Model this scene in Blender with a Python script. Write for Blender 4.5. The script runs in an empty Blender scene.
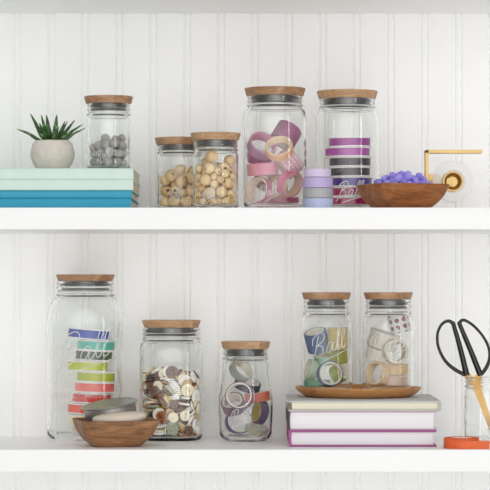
import bpy, bmesh, math, random
from mathutils import Vector, Matrix, Quaternion, noise
random.seed(7)
scene = bpy.context.scene
COL = scene.collection
PI = math.pi
S = 0.0015          # metres per photo pixel at the front edge of the shelves
D = 2500.0          # distance of the camera from that edge, in the same units
HY = 285.0          # eye level
DEPTH = 215.0       # depth of the shelves

def K(Y): return 1 + Y / D
def X(px, Y): return (px - 245) * K(Y) * S
def Z(py, Y): return (HY - py) * K(Y) * S
def P(px, py, Y): return Vector((X(px, Y), Y * S, Z(py, Y)))
UP_Z = 77.5 * S            # top of upper shelf
LO_Z = -164.5 * S          # top of lower shelf

# ------------------------------------------------------------------ materials
def lin(c):
    out = []
    for v in c:
        v /= 255
        out.append(v / 12.92 if v <= 0.04045 else ((v + 0.055) / 1.055) ** 2.4)
    return (*out, 1)

def base_mat(name):
    m = bpy.data.materials.new(name); m.use_nodes = True
    nt = m.node_tree
    return m, nt, nt.nodes['Principled BSDF']

def mottled(name, c, rough=0.6, var=0.06, scale=60, bump=0.0, bscale=300, metal=0.0, spec=0.5, sheen=0.0, sss=0.0):
    """plain colour with a faint procedural variation and optional surface bump"""
    m, nt, b = base_mat(name)
    c = lin(c)
    tc = nt.nodes.new('ShaderNodeTexCoord')
    n = nt.nodes.new('ShaderNodeTexNoise'); n.inputs['Scale'].default_value = scale; n.inputs['Detail'].default_value = 4
    nt.links.new(tc.outputs['Object'], n.inputs['Vector'])
    r = nt.nodes.new('ShaderNodeValToRGB')
    r.color_ramp.elements[0].position = 0.3; r.color_ramp.elements[1].position = 0.7
    r.color_ramp.elements[0].color = (*[v * (1 - var) for v in c[:3]], 1)
    r.color_ramp.elements[1].color = (*[min(1, v * (1 + var)) for v in c[:3]], 1)
    nt.links.new(n.outputs['Fac'], r.inputs['Fac']); nt.links.new(r.outputs['Color'], b.inputs['Base Color'])
    b.inputs['Roughness'].default_value = rough; b.inputs['Metallic'].default_value = metal
    b.inputs['Specular IOR Level'].default_value = spec
    if sheen: b.inputs['Sheen Weight'].default_value = sheen
    if sss:
        b.inputs['Subsurface Weight'].default_value = sss; b.inputs['Subsurface Radius'].default_value = (0.004, 0.004, 0.004)
    if bump:
        n2 = nt.nodes.new('ShaderNodeTexNoise'); n2.inputs['Scale'].default_value = bscale; n2.inputs['Detail'].default_value = 3
        nt.links.new(tc.outputs['Object'], n2.inputs['Vector'])
        bp = nt.nodes.new('ShaderNodeBump'); bp.inputs['Strength'].default_value = bump; bp.inputs['Distance'].default_value = 0.001
        nt.links.new(n2.outputs['Fac'], bp.inputs['Height']); nt.links.new(bp.outputs['Normal'], b.inputs['Normal'])
    return m

def wood(name, stops, scale=1.0, rough=0.5, stretch=(3, 40, 40), seed=0.0, spec=0.4):
    """streaky grain running along local x"""
    m, nt, b = base_mat(name)
    tc = nt.nodes.new('ShaderNodeTexCoord')
    mp = nt.nodes.new('ShaderNodeMapping'); mp.inputs['Scale'].default_value = [v * scale for v in stretch]
    mp.inputs['Location'].default_value = (seed, seed * 1.7, seed * 0.6)
    nt.links.new(tc.outputs['Object'], mp.inputs['Vector'])
    n = nt.nodes.new('ShaderNodeTexNoise'); n.inputs['Scale'].default_value = 1.6; n.inputs['Detail'].default_value = 7
    n.inputs['Roughness'].default_value = 0.6; n.inputs['Distortion'].default_value = 0.8
    nt.links.new(mp.outputs['Vector'], n.inputs['Vector'])
    f = nt.nodes.new('ShaderNodeTexNoise'); f.inputs['Scale'].default_value = 9; f.inputs['Detail'].default_value = 5
    nt.links.new(mp.outputs['Vector'], f.inputs['Vector'])
    mx = nt.nodes.new('ShaderNodeMix'); mx.data_type = 'FLOAT'; mx.inputs[0].default_value = 0.3
    nt.links.new(n.outputs['Fac'], mx.inputs[2]); nt.links.new(f.outputs['Fac'], mx.inputs[3])
    r = nt.nodes.new('ShaderNodeValToRGB')
    cr = r.color_ramp
    while len(cr.elements) < len(stops): cr.elements.new(0.5)
    for e, (p, c) in zip(cr.elements, stops): e.position = p; e.color = lin(c)
    nt.links.new(mx.outputs[0], r.inputs['Fac']); nt.links.new(r.outputs['Color'], b.inputs['Base Color'])
    b.inputs['Roughness'].default_value = rough; b.inputs['Specular IOR Level'].default_value = spec
    bp = nt.nodes.new('ShaderNodeBump'); bp.inputs['Strength'].default_value = 0.15; bp.inputs['Distance'].default_value = 0.0006
    nt.links.new(mx.outputs[0], bp.inputs['Height']); nt.links.new(bp.outputs['Normal'], b.inputs['Normal'])
    return m

def patterned(name, c, c2, kind, scale):
    """tape printed with a grid or with dots"""
    m, nt, b = base_mat(name)
    tc = nt.nodes.new('ShaderNodeTexCoord')
    mp = nt.nodes.new('ShaderNodeMapping'); mp.inputs['Scale'].default_value = scale
    nt.links.new(tc.outputs['UV'], mp.inputs['Vector'])
    r = nt.nodes.new('ShaderNodeValToRGB'); r.color_ramp.interpolation = 'CONSTANT'
    if kind == 'dots':
        v = nt.nodes.new('ShaderNodeTexVoronoi'); v.inputs['Scale'].default_value = 1; v.inputs['Randomness'].default_value = 0.0
        nt.links.new(mp.outputs['Vector'], v.inputs['Vector'])
        nt.links.new(v.outputs['Distance'], r.inputs['Fac'])
        r.color_ramp.elements[0].color = lin(c2); r.color_ramp.elements[1].position = 0.32; r.color_ramp.elements[1].color = lin(c)
    else:
        b1 = nt.nodes.new('ShaderNodeTexBrick'); b1.offset = 0
        b1.inputs['Color1'].default_value = lin(c); b1.inputs['Color2'].default_value = lin(c); b1.inputs['Mortar'].default_value = lin(c2)
        b1.inputs['Scale'].default_value = 1; b1.inputs['Mortar Size'].default_value = 0.09; b1.inputs['Mortar Smooth'].default_value = 0.2
        b1.inputs['Brick Width'].default_value = 1.0; b1.inputs['Row Height'].default_value = 1.0
        nt.links.new(mp.outputs['Vector'], b1.inputs['Vector'])
        nt.links.new(b1.outputs['Color'], b.inputs['Base Color'])
    if kind == 'dots': nt.links.new(r.outputs['Color'], b.inputs['Base Color'])
    b.inputs['Roughness'].default_value = 0.45
    return m

def glass_mat(name, tint=(0.986, 0.998, 0.988), ior=1.4):
    m, nt, b = base_mat(name)
    b.inputs['Base Color'].default_value = (*tint, 1)
    b.inputs['Roughness'].default_value = 0.0
    b.inputs['IOR'].default_value = ior
    b.inputs['Transmission Weight'].default_value = 1.0
    return m

def letter_mat(name):
    m, nt, b = base_mat(name)
    b.inputs['Base Color'].default_value = (0.95, 0.96, 0.95, 1)  # white body colour stands in for glints on the clear raised glass
    b.inputs['Roughness'].default_value = 0.12
    b.inputs['Transmission Weight'].default_value = 0.3
    b.inputs['IOR'].default_value = 1.5
    return m

def clear_mat(name, c, alpha, rough=0.15):
    m, nt, b = base_mat(name)
    b.inputs['Base Color'].default_value = lin(c)
    b.inputs['Roughness'].default_value = rough
    b.inputs['Alpha'].default_value = alpha
    return m

M_WALL = mottled('painted_wall', (250, 250, 249), 0.45, 0.003, 8)
M_SHELF = mottled('painted_shelf', (250, 250, 250), 0.42, 0.006, 8)
M_GLASS = glass_mat('jar_glass')
M_LETTER = letter_mat('whitened_raised_glass')
LIDW = [wood('acacia_lid_%d' % i, [(0.28, a), (0.45, b_), (0.58, c), (0.75, d)], 1, 0.5, (5, 60, 60), 3.1 * i + 1)
        for i, (a, b_, c, d) in enumerate([
            ((118, 82, 58), (160, 120, 88), (184, 146, 112), (202, 168, 134)),
            ((136, 100, 70), (176, 138, 102), (198, 162, 124), (216, 184, 148)),
            ((108, 76, 52), (150, 112, 80), (176, 138, 102), (194, 158, 122))])]
M_BOWL_BIG = wood('acacia_bowl', [(0.3, (92, 50, 22)), (0.45, (140, 84, 42)), (0.58, (168, 108, 58)), (0.75, (192, 136, 82))], 1, 0.4, (8, 30, 50), 4.4)
M_BOWL_SMALL = wood('walnut_bowl', [(0.3, (82, 54, 34)), (0.45, (132, 92, 60)), (0.58, (162, 116, 78)), (0.75, (194, 150, 110))], 1, 0.5, (8, 30, 50), 9.4)
M_TRAY = wood('acacia_tray', [(0.3, (142, 92, 48)), (0.45, (182, 126, 72)), (0.58, (200, 146, 90)), (0.75, (216, 168, 112))], 1, 0.4, (4, 30, 40), 2.2)
M_GASKET = mottled('grey_gasket', (104, 103, 103), 0.28, 0.05, 30, metal=0.65)
M_STEELBAND = mottled('steel_band', (150, 150, 152), 0.28, 0.05, 30, metal=0.9)
M_BRASS = mottled('brushed_brass', (186, 158, 108), 0.34, 0.05, 90, metal=1.0)
M_BLADE = mottled('gold_blade', (178, 142, 86), 0.28, 0.05, 60, metal=1.0)
M_BLACK = mottled('black_enamel', (15, 12, 11), 0.14, 0.05, 30)
M_CARD = mottled('cardboard_core', (226, 214, 196), 0.8, 0.05, 80)
M_WHITECORE = mottled('white_core', (240, 236, 230), 0.7, 0.02, 80)

# ------------------------------------------------------------------ object helpers
def link(name, me, mat=None, parent=None, smooth=True, angle=40):
    o = bpy.data.objects.new(name, me); COL.objects.link(o)
    if mat: me.materials.append(mat)
    if smooth:
        me.polygons.foreach_set('use_smooth', [True] * len(me.polygons))
        if angle: me.set_sharp_from_angle(angle=math.radians(angle))
    if parent: o.parent = parent
    return o

def obj(name, bm, mat=None, parent=None, smooth=True, angle=40):
    bmesh.ops.recalc_face_normals(bm, faces=bm.faces)
    me = bpy.data.meshes.new(name); bm.to_mesh(me); bm.free()
    return link(name, me, mat, parent, smooth, angle)

def tag(o, label, cat, group=None):
    o['label'] = label; o['category'] = cat
    if group: o['group'] = group
    return o

def empty(name, loc, label, cat, group=None, rot=None):
    o = bpy.data.objects.new(name, None); COL.objects.link(o)
    o.empty_display_size = 0.01; o.location = loc
    if rot is not None: o.rotation_mode = 'QUATERNION'; o.rotation_quaternion = rot
    return tag(o, label, cat, group)

def copy_tree(o, parent=None):
    c = o.copy(); COL.objects.link(c)
    if parent: c.parent = parent
    for ch in list(o.children): copy_tree(ch, c)
    return c

def lathe(bm, prof, seg=64, closed=False, fn=None, uv=None):
    """prof: (r, z) list turned round z. closed: profile is a ring. fn(r, z, angle) -> (x, y, z)"""
    rings = []
    for r, z in prof:
        if r < 1e-7 and not closed:
            rings.append([bm.verts.new((0, 0, z))]); continue
        ring = []
        for i in range(seg):
            a = 2 * PI * i / seg
            ring.append(bm.verts.new(fn(r, z, a) if fn else (r * math.cos(a), r * math.sin(a), z)))
        rings.append(ring)
    uvl = bm.loops.layers.uv.verify() if uv else None
    pairs = list(zip(rings, rings[1:])) + ([(rings[-1], rings[0])] if closed else [])
    for q, (A, B) in enumerate(pairs):
        for i in range(seg):
            j = (i + 1) % seg
            if len(A) == 1 and len(B) == 1: continue
            if len(A) == 1: f = bm.faces.new((A[0], B[j], B[i]))
            elif len(B) == 1: f = bm.faces.new((A[i], A[j], B[0]))
            else:
                f = bm.faces.new((A[i], A[j], B[j], B[i]))
                if uv:
                    for l, (u, v) in zip(f.loops, ((i, q), (i + 1, q), (i + 1, q + 1), (i, q + 1))):
                        l[uvl].uv = (u / seg, v)
    return bm

def box(bm, x0, x1, y0, y1, z0, z1, bev=0.0, seg=2):
    r = bmesh.ops.create_cube(bm, size=1)
    vs = r['verts']
    for v in vs:
        v.co = Vector(((x0 + x1) / 2 + v.co.x * (x1 - x0), (y0 + y1) / 2 + v.co.y * (y1 - y0), (z0 + z1) / 2 + v.co.z * (z1 - z0)))
    if bev:
        es = list({e for v in vs for e in v.link_edges})
        bmesh.ops.bevel(bm, geom=es, offset=bev, segments=seg, affect='EDGES', profile=0.6)
    return bm

def spline(pts, n=8, closed=False):
    """Catmull-Rom through pts"""
    pts = [Vector(p) for p in pts]; out = []
    m = len(pts)
    for i in range(m if closed else m - 1):
        if closed: a, b, c, d = pts[(i - 1) % m], pts[i], pts[(i + 1) % m], pts[(i + 2) % m]
        else: a, b, c, d = pts[max(i - 1, 0)], pts[i], pts[i + 1], pts[min(i + 2, m - 1)]
        for k in range(n):
            t = k / n
            out.append(0.5 * ((2 * b) + (c - a) * t + (2 * a - 5 * b + 4 * c - d) * t * t + (3 * b - a - 3 * c + d) * t ** 3))
    if not closed: out.append(pts[-1])
    return out

def tube(bm, path, rad, seg=8, closed=False, flat=1.0, ref=None):
    """rad: number or function of 0..1; flat squashes the section along ref"""
    n = len(path); rings = []
    up = ref or Vector((0, 0, 1))
    prev = None
    for i, p in enumerate(path):
        if closed: t = path[(i + 1) % n] - path[i - 1]
        else: t = path[min(i + 1, n - 1)] - path[max(i - 1, 0)]
        if t.length < 1e-9: t = Vector((1, 0, 0))
        t.normalize()
        if ref is not None: u = ref - t * ref.dot(t)
        elif prev is None: u = t.orthogonal()
        else: u = prev - t * prev.dot(t)
        u.normalize(); prev = u; w = t.cross(u)
        r = rad(i / max(1, n - 1)) if callable(rad) else rad
        rings.append([bm.verts.new(p + u * (r * flat * math.cos(2 * PI * k / seg)) + w * (r * math.sin(2 * PI * k / seg))) for k in range(seg)])
    for i in range(n if closed else n - 1):
        A, B = rings[i], rings[(i + 1) % n]
        for k in range(seg):
            bm.faces.new((A[k], A[(k + 1) % seg], B[(k + 1) % seg], B[k]))
    if not closed:
        bm.faces.new(rings[0][::-1]); bm.faces.new(rings[-1])
    return bm

def arc(cx, cz, r, a0, a1, n):
    return [(cx + r * math.cos(math.radians(a0 + (a1 - a0) * i / n)), cz + r * math.sin(math.radians(a0 + (a1 - a0) * i / n))) for i in range(n + 1)]

# ------------------------------------------------------------------ setting
KW = K(DEPTH)
WX = 1.15                    # half width of shelves and wall
def build_wall():
    bm = bmesh.new()
    pitch = 33.9 * KW * S; x_first = X(17.2, DEPTH)
    g, bw, dp = 1.25 * S, 2.2 * S, 2.2 * S     # groove half-width, bead half-width, groove depth
    yw = DEPTH * S
    prof = []
    n0 = math.floor((-WX - x_first) / pitch)
    k = n0
    while True:
        c = x_first + k * pitch
        if c > WX: break
        if c > -WX + 0.01:
            e = bw + 2 * g
            prof += [(c - e - 0.5 * S, yw), (c - e, yw + 0.15 * S), (c - bw - g, yw + dp), (c - bw, yw + 0.3 * S)]
            for q in range(1, 6):
                a = PI * q / 6
                prof.append((c - bw * math.cos(a), yw + 0.3 * S - 0.3 * S * math.sin(a)))
            prof += [(c + bw, yw + 0.3 * S), (c + bw + g, yw + dp), (c + e, yw + 0.15 * S), (c + e + 0.5 * S, yw)]
        k += 1
    prof = [(-WX, yw)] + prof + [(WX, yw)]
    z0, z1 = -0.75, 0.75
    back = yw + 0.02
    fr = [[bm.verts.new((x, y, z)) for x, y in prof] for z in (z0, z1)]
    for i in range(len(prof) - 1):
        bm.faces.new((fr[0][i], fr[0][i + 1], fr[1][i + 1], fr[1][i]))
    b = [bm.verts.new((x, back, z)) for x, z in ((-WX, z0), (WX, z0), (WX, z1), (-WX, z1))]
    bm.faces.new(b[::-1])
    bm.faces.new((fr[0][0], fr[1][0], b[3], b[0])); bm.faces.new((fr[0][-1], b[1], b[2], fr[1][-1]))
    bm.faces.new([*fr[0], b[1], b[0]]); bm.faces.new([*fr[1][::-1], b[3], b[2]])
    o = obj('wall_back', bm, M_WALL, smooth=False)
    o['kind'] = 'structure'
build_wall()
def build_shelf(i, ztop, zbot):
    bm = bmesh.new(); box(bm, -WX, WX, 0, DEPTH * S - 0.0002, zbot, ztop, 0.9 * S, 2)
    o = obj('trim_%d' % i, bm, M_SHELF, angle=30); o['kind'] = 'structure'
    o['label'] = ('white painted shelf along the top edge', 'white painted upper shelf carrying the jars', 'white painted lower shelf carrying the jars')[i - 1]
build_shelf(1, (HY + 32) * S, (HY + 10) * S)
build_shelf(2, UP_Z, (HY - 229.5) * S)
build_shelf(3, LO_Z, (HY - 472) * S)

# ------------------------------------------------------------------ jars
def smooth01(t): t = max(0, min(1, t)); return t * t * (3 - 2 * t)

LETTERS = [   # the brand's script lettering as strokes, letter height about 1
    [(-0.02, 0.62), (0.05, 0.95), (0.42, 1.12), (0.62, 0.95), (0.5, 0.68), (0.2, 0.53), (0.42, 0.48), (0.5, 0.26), (0.34, 0.02), (0.1, 0.0)],
    [(0.32, 1.0), (0.2, 0.6), (0.06, 0.15), (-0.12, -0.22)],
    [(1.02, 0.46), (0.86, 0.5), (0.7, 0.26), (0.74, 0.04), (0.9, 0.14), (1.04, 0.46), (0.98, 0.14), (1.06, 0.03), (1.2, 0.22), (1.38, 0.62), (1.46, 0.95), (1.38, 1.02), (1.28, 0.7), (1.24, 0.2), (1.32, 0.04), (1.46, 0.22), (1.64, 0.62), (1.72, 0.95), (1.64, 1.02), (1.54, 0.7), (1.5, 0.2), (1.58, 0.04), (1.74, 0.18)],
    [(0.28, -0.34), (0.8, -0.24), (1.4, -0.16), (1.95, -0.1)],
]
def lettering(parent, radius, cu, cz, width, rot, rad, shear=0.25, strokes=LETTERS, flatness=0.0, name='embossed_lettering', rings=1.0):
    """raises strokes on the outside of a jar; radius(z, angle) gives its surface"""
    s = width / 2.05
    bm = bmesh.new(); ca, sa = math.cos(rot), math.sin(rot)
    for st in strokes:
        pts = spline([(x, y, 0) for x, y in st], 7)
        path = []
        for p in pts:
            x, y = (p.x - 0.92 + shear * p.y) * s, (p.y - 0.4) * s
            u, v = x * ca - y * sa + cu, x * sa + y * ca + cz
            R = radius(v, 0)
            a = -PI / 2 + u / R
            R = radius(v, a)
            path.append(Vector((R * math.cos(a), R * math.sin(a), v)))
        tube(bm, path, rad * .75, 6)
    return obj(name, bm, M_LETTER, parent, angle=None)

def block_text(parent, radius, text, cu, cz, width, h, rad):
    G = {'P': [[(0, 0), (0, 1), (.5, .95), (.55, .7), (.45, .52), (0, .5)]], 'E': [[(.55, 1), (0, 1), (0, 0), (.55, 0)], [(0, .5), (.45, .5)]],
         'R': [[(0, 0), (0, 1), (.5, .95), (.55, .72), (.45, .55), (0, .5)], [(.2, .5), (.55, 0)]], 'F': [[(.55, 1), (0, 1), (0, 0)], [(0, .5), (.45, .5)]],
         'C': [[(.55, .85), (.3, 1), (.05, .8), (0, .5), (.05, .2), (.3, 0), (.55, .15)]], 'T': [[(0, 1), (.6, 1)], [(.3, 1), (.3, 0)]],
         'M': [[(0, 0), (0, 1), (.3, .4), (.6, 1), (.6, 0)]], 'A': [[(0, 0), (.3, 1), (.6, 0)], [(.12, .4), (.48, .4)]],
         'S': [[(.55, .85), (.3, 1), (.05, .8), (.3, .5), (.55, .25), (.3, 0), (0, .15)]], 'O': [[(.3, 1), (.03, .75), (.03, .25), (.3, 0), (.57, .25), (.57, .75), (.3, 1)]],
         'N': [[(0, 0), (0, 1), (.6, 0), (.6, 1)]]}
    bm = bmesh.new(); n = len(text); adv = width / n
    for i, ch in enumerate(text):
        for st in G.get(ch, []):
            path = []
            for (x, y), (x2, y2) in zip(st, st[1:]):
                for t in (0, .5):
                    path.append((x + (x2 - x) * t, y + (y2 - y) * t))
            path.append(st[-1]); pp = []
            for x, y in path:
                u = cu - width / 2 + i * adv + x * adv; v = cz + (y - .5) * h
                R = radius(v, 0); a = -PI / 2 + u / R; R = radius(v, a)
                pp.append(Vector((R * math.cos(a), R * math.sin(a), v)))
            tube(bm, pp, rad, 5)
    return obj('embossed_text', bm, M_LETTER, parent, angle=None)

def jar(cx, Y, zbase, ztop_lid, lid_r, lid_h, body_r, neck_r, label, shoulder, square=0.0, corner=5, taper=None,
        lidmat=0, lid=True, letters=None, text=None, band=None, name='glass_jar', rot=0.0, group='clear glass jars with wooden lids'):
    """all sizes in shelf-front pixels; heights are above the jar's base.
       shoulder = (z where body ends, z where neck begins)"""
    root = empty(name, (X(cx, Y), Y * S, zbase), label, 'jar', group)
    k = K(Y) * S
    H = (ztop_lid - zbase) / k - (lid_h if lid else 0)          # rim height
    t = 1.7
    zs, zn = shoulder
    outer = [(0, 1.6), (body_r * 0.55, 1.4), (body_r * 0.78 - 1, 0.5)]
    b0 = taper[0] if taper else body_r
    outer += [(b0 - corner, 0.0)] + arc(b0 - corner, corner, corner, -75, 0, 6)
    if taper:
        for q in range(1, 13):
            u = q / 12; z = corner + (zs - corner) * u
            r = taper[0] + (taper[1] - taper[0]) * math.sin(min(1, u * 2.2) * PI / 2) if u < 0.45 else taper[1] + (body_r - taper[1]) * smooth01((u - 0.45) / 0.55)
            outer.append((r, z))
    else:
        outer.append((body_r, zs))
    for q in range(1, 9):
        u = q / 8
        outer.append((neck_r + (body_r - neck_r) * math.cos(u * PI / 2) ** 1.15, zs + (zn - zs) * math.sin(u * PI / 2)))
    def ridge(z, hgt, w): return [(neck_r, z - w), (neck_r + hgt * .8, z - w * .45), (neck_r + hgt, z), (neck_r + hgt * .8, z + w * .45), (neck_r, z + w)]
    ridges = []
    step = H - zn
    ridges += ridge(zn + min(2.2, step * .18), 1.5, 1.2)
    ridges += ridge(H - step * .42, 1.1, 0.9) + ridge(H - step * .16, 0.9, 0.8)
    outer += ridges + [(neck_r + .3, H - .5), (neck_r - .3, H)]
    # inner wall, from the rim down
    inner = [(neck_r - t + .4, H), (neck_r - t, H - .6), (neck_r - t, zn)]
    for q in range(7, -1, -1):
        u = q / 8
        inner.append((neck_r - t + (body_r - neck_r) * math.cos(u * PI / 2) ** 1.15, zs + (zn - zs) * math.sin(u * PI / 2) - .6))
    if taper:
        for q in range(11, 0, -1):
            u = q / 12; z = corner + (zs - corner) * u
            r = taper[0] + (taper[1] - taper[0]) * math.sin(min(1, u * 2.2) * PI / 2) if u < 0.45 else taper[1] + (body_r - taper[1]) * smooth01((u - 0.45) / 0.55)
            inner.append((r - t, z))
    ic = max(2.0, corner - t)
    inner += [(r, z) for r, z in arc(b0 - t - ic, ic + 3.2, ic, 0, -75, 6)] + [(b0 * .6, 3.4), (0, 4.0)]
    prof = outer + inner
    nexp = 2 + 2.2 * square
    def rr(r, z, a):
        w = square and smooth01((zn - z) / max(1e-6, (zn - zs) * 1.3))
        if not w: return r
        e = 2 + 2.0 * square * w
        c, s_ = abs(math.cos(a)), abs(math.sin(a))
        return r * (c ** e + s_ ** e) ** (-1 / e)
    bm = bmesh.new()
    prof_m = [(r * k, z * k) for r, z in prof]
    lathe(bm, prof_m, 96, fn=lambda r, z, a: (rr(r, z / k, a) * math.cos(a), rr(r, z / k, a) * math.sin(a), z))
    g = obj('glass_body', bm, M_GLASS, root, angle=None)
    if rot: g.rotation_euler.z = rot
    def surf(zm, a):
        z = zm / k; best = body_r
        for (r0, z0), (r1, z1) in zip(outer[3:], outer[4:]):
            if z0 <= z <= z1 and z1 > z0: best = r0 + (r1 - r0) * (z - z0) / (z1 - z0); break
        return rr(best, z, a - rot if a else a) * k + 0.1 * k
    if letters:
        for (lx, ly, lw, lrot, lr) in letters:
            lettering(root, surf, (lx - cx) * k, Z(ly, Y - body_r) - zbase, lw * k, math.radians(lrot), lr * k)
    if text: block_text(root, surf, text[0], (text[1] - cx) * k, Z(text[2], Y - body_r) - zbase, text[3] * k, text[4] * k, .28 * k)
    if lid:
        bm = bmesh.new()
        h = lid_h
        lp = [(0, 0), (lid_r * .9, 0), (lid_r * .93, .25), (lid_r * .97, h * .55), (lid_r, h - .9), (lid_r - .15, h - .3), (lid_r - .8, h), (0, h)]
        lathe(bm, [(r * k, z * k) for r, z in lp], 72)
        l = obj('lid', bm, LIDW[lidmat], root, angle=50); l.location.z = H * k + 0.00005
        l.rotation_euler.z = random.uniform(-.5, .5)
        bm = bmesh.new()
        gr = neck_r - t - .35; gd = band or min(6.5, step * .62)
        gp = [(0, 0), (gr * .9, 0), (gr * .95, -gd * .02)] 
        gp = [(0, -gd), (gr - 1.2, -gd), (gr - .4, -gd + .4), (gr, -gd + 1), (gr - .5, -gd * .62), (gr, -gd * .45), (gr - .5, -gd * .25), (gr - .2, -.05), (0, -.05)]
        lathe(bm, [(r * k, z * k) for r, z in gp], 64)
        obj('seal', bm, M_GASKET, l, angle=50)
    return root

# ---- books on the upper shelf -------------------------------------------------
M_PAGES = None
def page_mat(name, c):
    m, nt, b = base_mat(name)
    tc = nt.nodes.new('ShaderNodeTexCoord'); mp = nt.nodes.new('ShaderNodeMapping'); mp.inputs['Scale'].default_value = (2, 2, 1500)
    nt.links.new(tc.outputs['Object'], mp.inputs['Vector'])
    n = nt.nodes.new('ShaderNodeTexNoise'); n.inputs['Scale'].default_value = 1; n.inputs['Detail'].default_value = 2
    nt.links.new(mp.outputs['Vector'], n.inputs['Vector'])
    r = nt.nodes.new('ShaderNodeValToRGB'); c = lin(c)
    r.color_ramp.elements[0].position = .3; r.color_ramp.elements[1].position = .7
    r.color_ramp.elements[0].color = (*[v * .88 for v in c[:3]], 1); r.color_ramp.elements[1].color = c
    nt.links.new(n.outputs['Fac'], r.inputs['Fac']); nt.links.new(r.outputs['Color'], b.inputs['Base Color'])
    b.inputs['Roughness'].default_value = .8
    return m
M_PAGE_BEIGE = page_mat('beige_pages', (226, 214, 192))
M_PAGE_WHITE = page_mat('white_pages', (246, 245, 247))
M_PAGE_CREAM = page_mat('cream_pages', (242, 236, 214))

def book(x0, x1, y0, y1, z0, z1, cover, pages, label, spine='front', bt=1.6, inset=2.0, rot=0.0, spinemat=None, soft=False, group='stacked books'):
    """corner coordinates in metres, board thickness and page inset in px"""
    cxm, cym = (x0 + x1) / 2, (y0 + y1) / 2
    root = empty('book', (cxm, cym, z0), label, 'book', group)
    root.rotation_euler.z = rot
    w, d, h = x1 - x0, y1 - y0, z1 - z0
    b, q = bt * S, inset * S
    g = 0.00006
    bm = bmesh.new()
    bev = min(b * .45, .6 * S)
    box(bm, -w / 2, w / 2, -d / 2, d / 2, g, b, bev)
    box(bm, -w / 2, w / 2, -d / 2, d / 2, h - b, h - g, bev)
    def spine_strip(bm):
        n = 8
        for i in range(2): pass
        outer, inner = [], []
        for i in range(n + 1):
            a = -PI / 2 + PI * i / n
            z = h / 2 + math.sin(a) * (h / 2 - g); bul = math.cos(a) * 1.2 * S
            zi = h / 2 + math.sin(a) * (h / 2 - b)
            outer.append((bul, z)); inner.append((bul * .6 - b * .9, zi))
        ring = outer + inner[::-1]
        if spine == 'front': f = lambda s_, u, z: (s_ * w / 2, -d / 2 - u, z)
        elif spine == 'left': f = lambda s_, u, z: (-w / 2 - u, s_ * d / 2, z)
        else: f = lambda s_, u, z: (w / 2 + u, s_ * d / 2, z)
        A = [bm.verts.new(f(-1, u, z)) for u, z in ring]; B = [bm.verts.new(f(1, u, z)) for u, z in ring]
        m = len(ring)
        for i in range(m): bm.faces.new((A[i], A[(i + 1) % m], B[(i + 1) % m], B[i]))
        bm.faces.new(A[::-1]); bm.faces.new(B)
    if spinemat is None: spine_strip(bm)
    obj('cover', bm, cover, root, angle=35)
    if spinemat is not None:
        bm = bmesh.new(); spine_strip(bm); obj('spine', bm, spinemat, root, angle=35)
    px0, px1, py0, py1 = -w / 2 + q, w / 2 - q, -d / 2 + q, d / 2 - q
    if spine == 'front': py0 = -d / 2 + .2 * S
    if spine == 'left': px0 = -w / 2 + .2 * S
    if spine == 'right': px1 = w / 2 - .2 * S
    bm = bmesh.new(); box(bm, px0, px1, py0, py1, b + .00002, h - b - .00002)
    obj('pages', bm, pages, root, smooth=False)
    return root

M_MINT = mottled('mint_cloth', (211, 230, 221), .7, .02, 40, .1, 900)
M_BLUE = mottled('blue_cloth', (54, 162, 190), .6, .03, 40, .1, 900)
M_BLUE2 = mottled('azure_cloth', (46, 160, 192), .6, .03, 40, .1, 900)
Yb, kb = 30, K(30)
zl = [UP_Z, (HY - 198.6) * kb * S, (HY - 190.2) * kb * S, (HY - 179.4) * kb * S, (HY - 168.2) * kb * S]
for i, (xr, cov, lab, dy) in enumerate([
        (131.3, M_BLUE2, 'bright blue hardback book at the bottom of the stack on the upper shelf', 0),
        (131.6, M_BLUE, 'blue hardback book second from the bottom, under the two mint books', 3),
        (133.2, M_MINT, 'mint green hardback book lying directly on the blue books', 0),
        (133.4, M_MINT, 'topmost mint green hardback book, under the succulent pot and the jar of grey balls', 2)]):
    book(X(-75, Yb), X(xr, Yb), (Yb + dy) * S, 200 * S, zl[i], zl[i + 1], cov, M_PAGE_BEIGE, lab, 'front', 1.1, 1.2, group='mint and blue books')
MINT_TOP = zl[4]

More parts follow.
